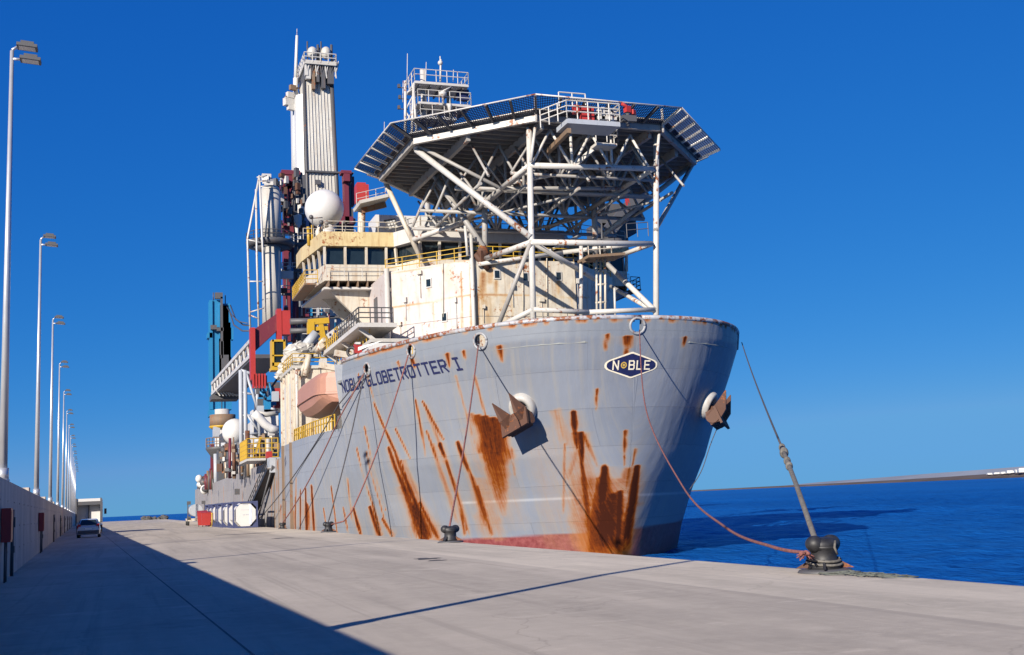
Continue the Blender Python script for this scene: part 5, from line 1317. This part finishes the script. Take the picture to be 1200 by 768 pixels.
# tarped bundle, orange lockers and yellow posts forward of the house
for (px, py, r) in ((345, 414, 1.0), (352, 410, .9), (341, 424, .9), (349, 422, 1.0), (356, 416, .7), (336, 432, .8), (343, 434, .9), (330, 440, .6), (360, 408, .7)):
    c = at(px, py, 112); b = MB().ball(c, r, 12, 1.1, 1, .85); b.v = [(x + random.uniform(-.14, .14), y_ + random.uniform(-.14, .14), z_ + random.uniform(-.14, .14)) for x, y_, z_ in b.v]; b.sm = [False] * len(b.sm)
    part(b, 'tarped_bundle', WHITE)
PB('orange_locker', RED, None, 339, 431, 352, 441, 108, 1.4); PB('orange_locker', RED, None, 353, 433, 361, 442, 107, 1.4)
part(MB().bar(at(357, 441, 104), at(362, 416, 104), .28, 8).bar(at(352, 441, 104), at(360, 420, 104), .2, 8), 'a_frame', CREAM)
for (x0, y0, x1, y1, w_) in ((361, 378, 385, 376, .6), (364, 378, 364, 392, .7), (375, 377, 379, 398, .5), (362, 386, 384, 385, .4), (371, 392, 378, 400, .4)):
    part(MB().beam(at(x0, y0, 118), at(x1, y1, 118), w_, w_), 'yellow_frame', YELLOW)
part(MB().bar(at(340, 377, 125), at(382, 376, 125), .35, 8).bar(at(340, 388, 125), at(380, 387, 125), .3, 8), 'deck_pipe', DARKSTEEL)
part(MB().bar(at(356, 408, 112), at(371, 391, 112), .5, 10), 'white_tube', LIGHTGREY)
part(MB().bar(at(367, 412, 105), at(380, 398, 103), .22, 8).bar(at(372, 412, 104), at(377, 405, 103), .3, 8), 'vent_elbow', CREAM)
part(MB().slab([at(382, 392, 100), at(385, 397, 100), at(404, 384, 96), at(401, 378, 96)], (1.2, .5, .3)), 'slanted_panel', CLEAN)
for k, (px, py) in enumerate(((386, 391), (392, 387), (398, 383))):
    PB('panel_mark', NAVY, None, px, py, px + 2.5, py + 3, 95.9, .1)
PB('side_locker', GREYSTEEL, None, 376, 420, 383, 430, 99, 1)
PB('fire_box', RED, None, 416, 403, 424, 414, 88.5, .6); PB('fire_box_cap', CLEAN, None, 417, 401, 422.5, 403.5, 88.4, .6)
c = at(412, 412.5, 89); part(MB().torus(c, (-.6, -.8, 0), .35, .12, 16), 'lifebuoy', BLACKIRON)
part(MB().rail([(18.4, 88, 12.6), (19.2, 86.5, 12.6), (20.8, 84.2, 12.6)], 1.1, .9, .04, (1, .66, .33)), 'railing', YELLOW)
part(MB().slab([at(449, 399, 86), at(420, 411, 87), at(420, 407, 87)], (0, .2, 0)), 'breakwater_plate', CLEAN)
# stern: orange-brown container row and white machinery
sc = part(MB().mm(14.5, 20, 212, 254, 6.62, 8.8), 'stern_bulwark', RUSTY)
for k in range(16):
    px = random.uniform(231, 252); py = random.uniform(557, 574); c = at(px, py, random.uniform(215, 240)); b = MB().ball(c, random.uniform(.4, .9), 9, 1, 1, random.uniform(.7, 1.3))
    part(b, 'stern_machinery', random.choice((CLEAN, WHITE, GREYSTEEL, LIGHTGREY, DARKSTEEL)))
for k in range(14):
    px = random.uniform(240, 262); y1 = 574; part(MB().bar(at(px, y1, 205), at(px, y1 - random.uniform(8, 26), 205), .2, 6), 'stern_post', random.choice((DARKSTEEL, RUSTPLATE, MAROON)))
PB('side_port', DARKSTEEL, hull, 275, 573, 281, 580, 150, .1)
# pilaster ribs on the long side plating
RIBGREY = paint('rib_grey_paint', (.19, .20, .22), .3, .5, .6)
for Y in (114.2, 117.5, 121, 126, 133, 140, 148, 157, 167, 178, 190, 203, 217, 232, 246):
    part(MB().mm(CX - BM - .06, CX - BM + .02, Y, Y + .22, -3, 6.58), 'side_fender', RIBGREY if Y > 118 else RUSTPLATE)
part(MB().mm(CX - BM - .2, CX - BM + .05, 104.6, 105.0, -3, 7.6).mm(CX - BM - .2, CX - BM + .05, 110, 110.4, -3, 7.6), 'side_fender', RUSTPLATE)

# ================================================================== quay furniture
def gz(x): return ZE * (x - XB) / (QX - XB) if x > XB else 0.0
bol = thing('bollard', (0, 0, 0), '', 'bollard', 'bollards on the quay edge')
MB().lathe((0, 0, 0), [(.50, 0), (.51, .02), (.48, .06), (.38, .08)], 20, 1.1, 1).build('base_plate', DARKSTEEL, bol)
MB().lathe((0, 0, .07), [(.34, 0), (.30, .10), (.255, .2), (.25, .32), (.30, .40), (.33, .44)], 20).build('neck', BLACKIRON, bol)
hd = MB()
hd.lathe((0, 0, .44), [(.30, 0), (.335, .05), (.34, .13), (.28, .21), (.15, .24), (.02, .25)], 20, 1.0, .85)
hd.ball((-.235, 0, .565), .165, 14, 1.1, 1.1, 1.0); hd.ball((.235, 0, .565), .165, 14, 1.1, 1.1, 1.0)
hd.build('head', BLACKIRON, bol)
for k in range(4):
    t = math.pi / 4 + k * math.pi / 2; MB().slab([(.26 * math.cos(t), .26 * math.sin(t), .09), (.56 * math.cos(t), .56 * math.sin(t), .09), (.26 * math.cos(t), .26 * math.sin(t), .26)], (.05 * math.sin(t), -.05 * math.cos(t), 0)).build('gusset', RUSTY if k % 2 else BLACKIRON, bol)
bpos = {}
for i, (px, py, lab, s_, rz) in enumerate(((967, 671, 'large black double-headed bollard nearest the camera, wound with two mooring lines', 1.0, .25),
        (528, 636, 'black bollard on the quay edge before the rust runs, one rope tied on', 1.0, .1), (385, 624, 'small distant grey bollard on the quay edge below the ship\'s name', 1.0, .4),
        (331, 618, 'low dark bollard farthest along the quay, just before the tank containers', .75, .2))):
    o = bol if i == 0 else copy_tree(bol)
    p = atZ(px, py, -.07) if i < 3 else atX(px, py, 12.95)
    o.location = (p.x, p.y, gz(p.x)); o.scale = (s_, s_, s_); o.rotation_euler.z = rz; o['label'] = lab
    bpos[i] = Vector((p.x, p.y, gz(p.x)))
# ropes
def sag(p, q_, s_, n=26):
    p, q_ = Vector(p), Vector(q_); return [p.lerp(q_, i / n) - Vector((0, 0, s_ * 4 * (i / n) * (1 - i / n))) for i in range(n + 1)]
def rope(name, pts, r, mat, label, parent_parts=()):
    t_ = thing(name, pts[-1], label, 'rope', 'mooring lines')
    MB().path(pts, r, 7).build('line', mat, t_)
    for nm, fn, m2 in parent_parts: fn.build(nm, m2, t_)
    return t_
def fair(i, off=.25): p, n, r = fairs[i]; return p + n * off - Vector((0, 0, .25))
b0, b1, b2, b3 = (bpos[i] for i in range(4))
top0 = b0 + Vector((-.1, .0, .60))
# heaving line from the far side of the bow
f4 = fairs[4][0] + fairs[4][1] * .3
k0 = f4.lerp(top0, .80)
lp_ = sag(f4, k0, .25, 18) 
tail = [k0, k0.lerp(top0, .15), k0.lerp(top0, .5), top0 + Vector((0, .1, .05)), top0]
kn = MB().path(tail, .055, 8, lambda t: .075 - .02 * t)
for f in (0, .08, .2, .27):
    c = k0.lerp(top0, f); kn.ball(c, .10 + .03 * (f == .08), 8, 1.1, .9, 1.3)
for k in range(7):
    c = k0.lerp(top0, random.uniform(0, .3)); kn.path([c, c + Vector((random.uniform(-.15, .15), 0, random.uniform(-.2, .05)))], .014, 4)
rope('mooring_line', lp_, .035, ROPE_DARK, 'taut dark line from the bow\'s far side, with a thick grey knotted tail', [('knotted_tail', kn, ROPE_GREY)])
# slack red line from the stem
eR = b0 + Vector((-.42, .05, .40))
via = [fair(0), at(757, 480, 52), at(800, 570, 39), at(850, 618, 28), at(905, 641, 21.5), at(945, 648, 19.3), eR]
def spline(pts, n=10):
    out = []; P_ = [pts[0]] + list(pts) + [pts[-1]]
    for i in range(1, len(P_) - 2):
        a, b, c, d = P_[i - 1], P_[i], P_[i + 1], P_[i + 2]
        for k in range(n):
            t = k / n; out.append(.5 * ((2 * b) + (c - a) * t + (2 * a - 5 * b + 4 * c - d) * t * t + (3 * b - a - 3 * c + d) * t ** 3))
    return out + [pts[-1]]
fr_ = MB()
for k in range(26):
    c = Vector(via[-2]).lerp(eR, random.uniform(-.1, .9)); fr_.path([c, c + Vector((random.uniform(-.2, .15), random.uniform(-.1, .1), random.uniform(-.14, .02)))], .013, 4)
fr_.path([Vector(via[-2]), Vector(via[-2]).lerp(eR, .5), eR], .05, 7)
rope('mooring_line', spline([Vector(v) for v in via]), .035, ROPE_RED, 'slack faded red line drooping from the stem to the nearest bollard', [('frayed_end', fr_, ROPE_RED)])
# turns of rope on the near bollard
tn = MB()
for z, r in ((.20, .34), (.27, .315)):
    tn.path([b0 + Vector((r * math.cos(t), r * math.sin(t), z + .05 * math.sin(t * 1.0))) for t in np.linspace(0, 6.4, 26)], .026, 7)
tn.path([b0 + Vector((.05, -.36, .62)), b0 + Vector((-.02, -.42, .5)), b0 + Vector((.06, -.38, .36))], .025, 6)
tag(tn.build('rope_turns', ROPE_GREY, None, org=b0), 'grey rope turns wound round the neck of the nearest bollard', 'rope')
# heap of thin green-grey line beside it
hp_ = MB()
for k in range(15):
    c = Vector((random.uniform(12.85, 13.35), b0.y - .5 - 1.7 * random.random() ** 1.4, 0))
    pts = []; a0 = random.uniform(0, 6.28); rr_ = random.uniform(.10, .34)
    for i in range(14):
        t = a0 + i * .5; x = min(c.x + rr_ * math.cos(t) * 1.4, QX - .2); pts.append(Vector((x, c.y + rr_ * math.sin(t), gz(x) + .02 + .03 * random.random() + 0)))
    hp_.path(pts, .012, 5)
tag(hp_.build('rope_heap', plain('green_grey_line', (.10, .11, .095), .9, 0, .4, 14), None, org=b0 + Vector((.9, -.5, 0))), 'loose heap of thin grey-green line spilled on the quay right of the nearest bollard', 'rope heap')
# bow line from second fairlead to bollard 2
rope('mooring_line', sag(fair(1), b1 + Vector((0, .1, .62)), .5), .045, ROPE_RED, 'reddish line from the fairlead above the anchor down to the second bollard')
rope('mooring_line', sag(fair(2), at(412, 600, 76), .6) + [at(403, 611, 76.5), b2 + Vector((.1, .1, .5))], .05, ROPE_RED, 'red and dark line slanting from over the ship\'s name to the third bollard')
def via_side(e, z1, s_): return [fair(3), Vector((15.35, 86.2, z1))] + sag((15.35, 86.2, z1), e, s_)[1:]
rope('mooring_line', sag(fair(3), b2 + Vector((0, .4, .5)), .5), .045, ROPE_DARK, 'short dark line at the first letters of the ship\'s name, steepest of the three there')
rope('mooring_line', via_side(b3 + Vector((0, .2, .45)), 8.2, .5), .05, ROPE_RED, 'line from the aftmost fairlead to the farthest bollard, red at its foot')
pz = atZ(300, 612); rope('mooring_line', via_side(Vector((12.7, 122, .3)), 9.3, .7), .045, ROPE_DARK, 'longest dark line, running past the gangway foot toward the tank containers')
# hanging lines on the far side
rope('hanging_line', spline([ap2 + Vector((.6, -.8, -1)), at(833, 520, ap2.y - 1), at(822, 552, ap2.y - 1), at(808, 574, ap2.y)]), .03, ROPE_DARK, 'thin dark line hanging below the far anchor against the sky')
# tank containers
tk = thing('tank_container', (0, 0, 0), '', 'tank container', 'tank containers on the quay')
W_, H_, L_ = 2.44, 2.6, 6.0
frm = MB()
for sy in (0, L_):
    for sx in (-1, 1): frm.box((sx * (W_ / 2 - .07), sy, H_ / 2), (.14, .14, H_))
    for z in (.08, H_ - .08): frm.box((0, sy, z), (W_ - .28, .14, .14))
    for sx in (-1, 1):
        for z0, z1 in ((.1, .62), (H_ - .1, H_ - .62)): frm.slab([(sx * (W_ / 2 - .14), sy - .05, z0), (sx * (W_ / 2 - .62), sy - .05, z0), (sx * (W_ / 2 - .14), sy - .05, z1)], (0, .1, 0))
for sx in (-1, 1):
    for z in (.09, H_ - .09): frm.box((sx * (W_ / 2 - .07), L_ / 2, z), (.13, L_ - .15, .13))
frm.build('frame', TANKBLUE, tk)
n_ = 8; oct_ = [(1.04 * math.cos(math.pi / 8 + k * math.pi / 4), 1.2 * math.sin(math.pi / 8 + k * math.pi / 4)) for k in range(8)]
sh_ = MB().slab([(x * 1.06, .10, H_ / 2 + z * 1.02) for x, z in oct_], (0, L_ - .2, 0)); tkb = sh_.build('tank', CLEAN, tk)
mk = MB()
for (x, z, w2, h2) in ((0, .95, .5, .06), (-.15, -.05, .22, .07), (.2, -.05, .3, .07), (0, .45, .8, .03)): mk.mm(x - w2 / 2, x + w2 / 2, .085, .098, H_ / 2 + z, H_ / 2 + z + h2)
mk.build('stencil_marks', plain('stencil_grey', (.35, .37, .42), .6), tkb)
MB().mm(.42, .62, .08, .1, .35, 2.2).build('data_strip', plain('pale_blue_strip', (.55, .60, .72), .5), tkb)
for i, (px, py, lab) in enumerate(((287.5, 619, 'white tank container in a blue frame, frontmost of the row beside the ship'), (275, 619, 'white tank container in a blue frame, second in the row, partly behind the front one'), (266, 619, 'white tank container in a blue frame, third in the row'), (256, 619, 'white tank container in a blue frame, rearmost and leftmost of the row'))):
    o = tk if i == 0 else copy_tree(tk)
    Y = (116, 124, 132, 140)[i]; x = (at(px, 610, Y).x, at(273.5, 610, Y).x, at(265.5, 610, Y).x, at(256.5, 610, Y).x)[i]
    o.location = (x, Y, gz(x)); o['label'] = lab
# red bins and a yellow post
def bin_(px, Y, s_, mat, lab):
    c = atZ(px, 617); c = Vector((at(px, 612, Y).x, Y, 0)); t_ = thing('waste_bin', c, lab, 'bin', 'red bins beside the tanks')
    MB().prism([(c.x - .45 * s_, c.y - .4), (c.x + .45 * s_, c.y - .4), (c.x + .45 * s_, c.y + .4), (c.x - .45 * s_, c.y + .4)], .15, 1.55 * s_, [(c.x - .55 * s_, c.y - .5), (c.x + .55 * s_, c.y - .5), (c.x + .55 * s_, c.y + .5), (c.x - .55 * s_, c.y + .5)]).build('body', mat, t_)
    MB().slab([(c.x - .57 * s_, c.y - .52, 1.55 * s_), (c.x + .57 * s_, c.y - .52, 1.55 * s_), (c.x + .57 * s_, c.y + .55, 1.75 * s_), (c.x - .57 * s_, c.y + .55, 1.75 * s_)], (0, 0, .06)).build('lid', mat, t_)
    for sx in (-1, 1): MB().bar((c.x + sx * .4 * s_ - .04, c.y - .3, .12), (c.x + sx * .4 * s_ + .04, c.y - .3, .12), .12, 10).build('wheel', RUBBER, t_)
bin_(237, 143, 1.05, RED, 'bright red bin beside the tank containers, leftmost of two'); bin_(241.5, 140, 1.0, RED, 'bright red bin next to the tank containers, right of the other red bin')
bin_(246, 143, .9, MAROON, 'dark red bin standing between the red bins and the tank containers')
c = Vector((at(248.5, 612, 138).x, 138, 0)); tag(MB().bar(c, c + Vector((0, 0, 1.5)), .09, 8).box(c + Vector((0, 0, .04)), (.4, .4, .08)).ball(c + Vector((0, 0, 1.52)), .11, 8).build('marker_post', YELLOW, None, org=c), 'short yellow marker post between the dark bin and the tanks', 'post')
# trailer with round tank seen end-on at the ship's stern quarter
c = Vector((at(230, 612, 160).x, 160, 0)); tr = thing('tank_trailer', c, 'grey round tank end on a low trailer beside the ship\'s stern', 'trailer')
MB().bar(c + Vector((0, 0, 2.0)), c + Vector((0, 6, 2.0)), .82, 18).build('tank', LIGHTGREY, tr)
fm = MB()
for sx in (-1, 1):
    for z in (1.0, 3.0): fm.box(c + Vector((sx * .95, 0, z)), (.5, .2, .45))
    fm.box(c + Vector((sx * 1.08, 0, 2)), (.14, .14, 2.2))
fm.build('frame', DARKSTEEL, tr)
MB().box(c + Vector((0, 3, .75)), (2.2, 6.2, .35)).build('chassis', CREAM, tr)
for sx in (-1, 1):
    for y in (.6, 4.8): MB().bar(c + Vector((sx * 1.0 - .12, y, .42)), c + Vector((sx * 1.0 + .12, y, .42)), .42, 14).build('wheel', RUBBER, tr)
# gangway
g0 = at(317, 556, 117.0); g0 = Vector((13.95, 117.0, 5.7)); g1_ = Vector((12.9, 131.5, .35))
gw = thing('gangway', g1_, 'black gangway sloping from the ship\'s side down behind the tank containers', 'gangway')
d = (g1_ - g0).normalized(); 
dk = MB().beam(g0, g1_, .9, .12); dk.build('walkway', DARKSTEEL, gw)
for s_ in (-.48, .48):
    mb = MB(); o_ = Vector((s_, 0, 0)); mb.beam(g0 + o_ + Vector((0, 0, -.05)), g1_ + o_ + Vector((0, 0, -.05)), .08, .4)
    mb.bar(g0 + o_ + Vector((0, 0, 1.05)), g1_ + o_ + Vector((0, 0, 1.05)), .04, 6); mb.bar(g0 + o_ + Vector((0, 0, .6)), g1_ + o_ + Vector((0, 0, .6)), .03, 6)
    for k in range(12): p = g0.lerp(g1_, k / 11) + o_; mb.bar(p, p + Vector((0, 0, 1.05)), .035, 6)
    mb.build('handrail', BLACKIRON, gw)
mb = MB()
for k in range(22): p = g0.lerp(g1_, k / 21); mb.box(p + Vector((0, 0, .09)), (.85, .06, .06))
mb.build('treads', GREYSTEEL, gw)
MB().bar((12.72, 131.2, .22), (13.08, 131.2, .22), .2, 12).build('roller', RUBBER, gw)
tag(MB().bar((14.0, 116.8, 6.0), (12.6, 120, .0), .09, 8).box((12.6, 120, .04), (.35, .35, .08)).build('gangway_stay', DARKSTEEL, None, org=(12.6, 120, 0)), 'thin dark stay pole from the ship\'s side hatch down to the quay', 'pole')

# ---- car and lorry in the wall's shadow
CYr = 103.0; cxx = at(103.5, 629, CYr).x; cz = 0
car = thing('parked_car', (cxx, CYr, 0), 'small silver car seen from behind in the wall\'s shadow', 'car')
def sec(y, pts): return [(cxx + x, CYr + y, z) for x, z in pts]
def loft(secs):
    mb = MB(); n = len(secs[0])
    for s_ in secs: mb.v += s_
    for i in range(len(secs) - 1):
        for k in range(n): mb.f.append((i * n + k, i * n + (k + 1) % n, (i + 1) * n + (k + 1) % n, (i + 1) * n + k)); mb.sm.append(False)
    mb.f += [tuple(reversed(range(n))), tuple((len(secs) - 1) * n + k for k in range(n))]; mb.sm += [False] * 2
    return mb
lowc = lambda w_, z0, z1: [(-w_, z0), (-w_ - .04, (z0 + z1) / 2), (-w_ + .06, z1), (w_ - .06, z1), (w_ + .04, (z0 + z1) / 2), (w_, z0)]
loft([sec(0, lowc(.82, .35, .9)), sec(.12, lowc(.89, .26, 1.0)), sec(2.8, lowc(.90, .24, 1.02)), sec(3.9, lowc(.86, .28, .92)), sec(4.2, lowc(.74, .36, .75))]).build('body', SILVER, car)
top = lambda w_, z0, z1, w2: [(-w_, z0), (-w2, z1 - .05), (-w2 + .1, z1), (w2 - .1, z1), (w2, z1 - .05), (w_, z0)]
loft([sec(.10, top(.80, .98, 1.02, .78)), sec(.55, top(.82, 1.0, 1.5, .64)), sec(1.8, top(.82, 1.0, 1.56, .66)), sec(3.1, top(.80, 1.0, 1.06, .74))]).build('cabin', SILVER, car)
rwp = lambda x, y, z: (cxx + x, CYr + y, z)
MB().slab([rwp(-.70, .10, 1.05), rwp(.70, .10, 1.05), rwp(.56, .45, 1.46), rwp(-.56, .45, 1.46)], (0, -.03, .02)).build('rear_window', GLASS_D, car)
for sx in (-1, 1):
    MB().slab([rwp(sx * .835, .5, 1.05), rwp(sx * .835, 2.9, 1.05), rwp(sx * .68, 1.9, 1.5), rwp(sx * .68, .7, 1.46)], (sx * .015, 0, 0)).build('side_window', GLASS_D, car)
    MB().mm(*sorted((cxx + sx * .60, cxx + sx * .86)), CYr + .02, CYr + .14, .68, 1.12).build('tail_lamp', LAMPRED, car)
    MB().mm(*sorted((cxx + sx * .9, cxx + sx * 1.06)), CYr + 2.7, CYr + 2.85, 1.0, 1.18).build('mirror', SILVER, car)
    for y in (.75, 3.35):
        wl_ = MB().bar(rwp(sx * .72, y, .31), rwp(sx * .93, y, .31), .31, 16).build('wheel', RUBBER, car)
        MB().bar(rwp(sx * .92, y, .31), rwp(sx * .945, y, .31), .18, 12).build('rim', GALV, wl_)
MB().mm(cxx - .84, cxx + .84, CYr - .07, CYr + .1, .34, .60).build('bumper', DARKSTEEL, car)
MB().mm(cxx - .26, cxx + .26, CYr - .03, CYr + .01, .68, .80).build('number_plate', PLATEW, car)
TYr = 127.0; tx = at(103.5, 622, TYr).x
trk = thing('tipper_lorry', (tx, TYr, 0), 'tall open-backed lorry parked ahead of the silver car', 'lorry')
W2, H0, H1, LL = 1.25, 1.15, 3.62, 7.5
def tbx(nm, mt2, *b): MB().mm(tx + b[0], tx + b[1], TYr + b[2], TYr + b[3], b[4], b[5]).build(nm, mt2, trk)
for sx in (-1, 1): tbx('side_panel', WHITE, *sorted((sx * W2, sx * (W2 - .08))), .0, LL, H0, H1 - .35)
tbx('bed', GREYSTEEL, -W2 + .08, W2 - .08, 0, LL, H0, H0 + .1)
tbx('front_panel', CLEAN, -W2 + .08, W2 - .08, 1.2, 1.3, H0 + .1, H1 - .5)
tbx('canopy_frame', DARKSTEEL, -W2, W2, .02, 1.4, H1 - .65, H1 - .3)
tbx('canopy_roof', CLEAN, -W2 + .02, W2 - .02, .05, LL, H1 - .29, H1)
tbx('centre_post', DARKSTEEL, -.05, .05, 1.02, 1.14, H0 + .1, H1 - .1)
for x in (-W2, W2 - .1): tbx('rear_post', DARKSTEEL, x - .02, x + .12, -.06, .06, .9, H1 + .05)
tbx('chassis', DARKSTEEL, -.5, .5, .3, LL + 2, .65, 1.1)
tbx('underrun_bar', DARKSTEEL, -1.1, 1.1, .1, .2, .5, .65)
tbx('cab', REDCAB, -1.2, 1.2, LL + .3, LL + 2.2, .7, 3.0)
for sx in (-1, 1):
    for y in (1.3, 2.7, 8.6): MB().bar((tx + sx * .75, TYr + y, .5), (tx + sx * 1.2, TYr + y, .5), .5, 16).build('wheel', RUBBER, trk)
    tbx('tail_lamp', LAMPRED, *sorted((sx * .8, sx * 1.1)), -.02, .08, .75, .9)
    MB().box((tx + sx * 1.5, TYr + LL + 2, 2.3), (.25, .12, .6)).build('mirror', DARKSTEEL, trk)
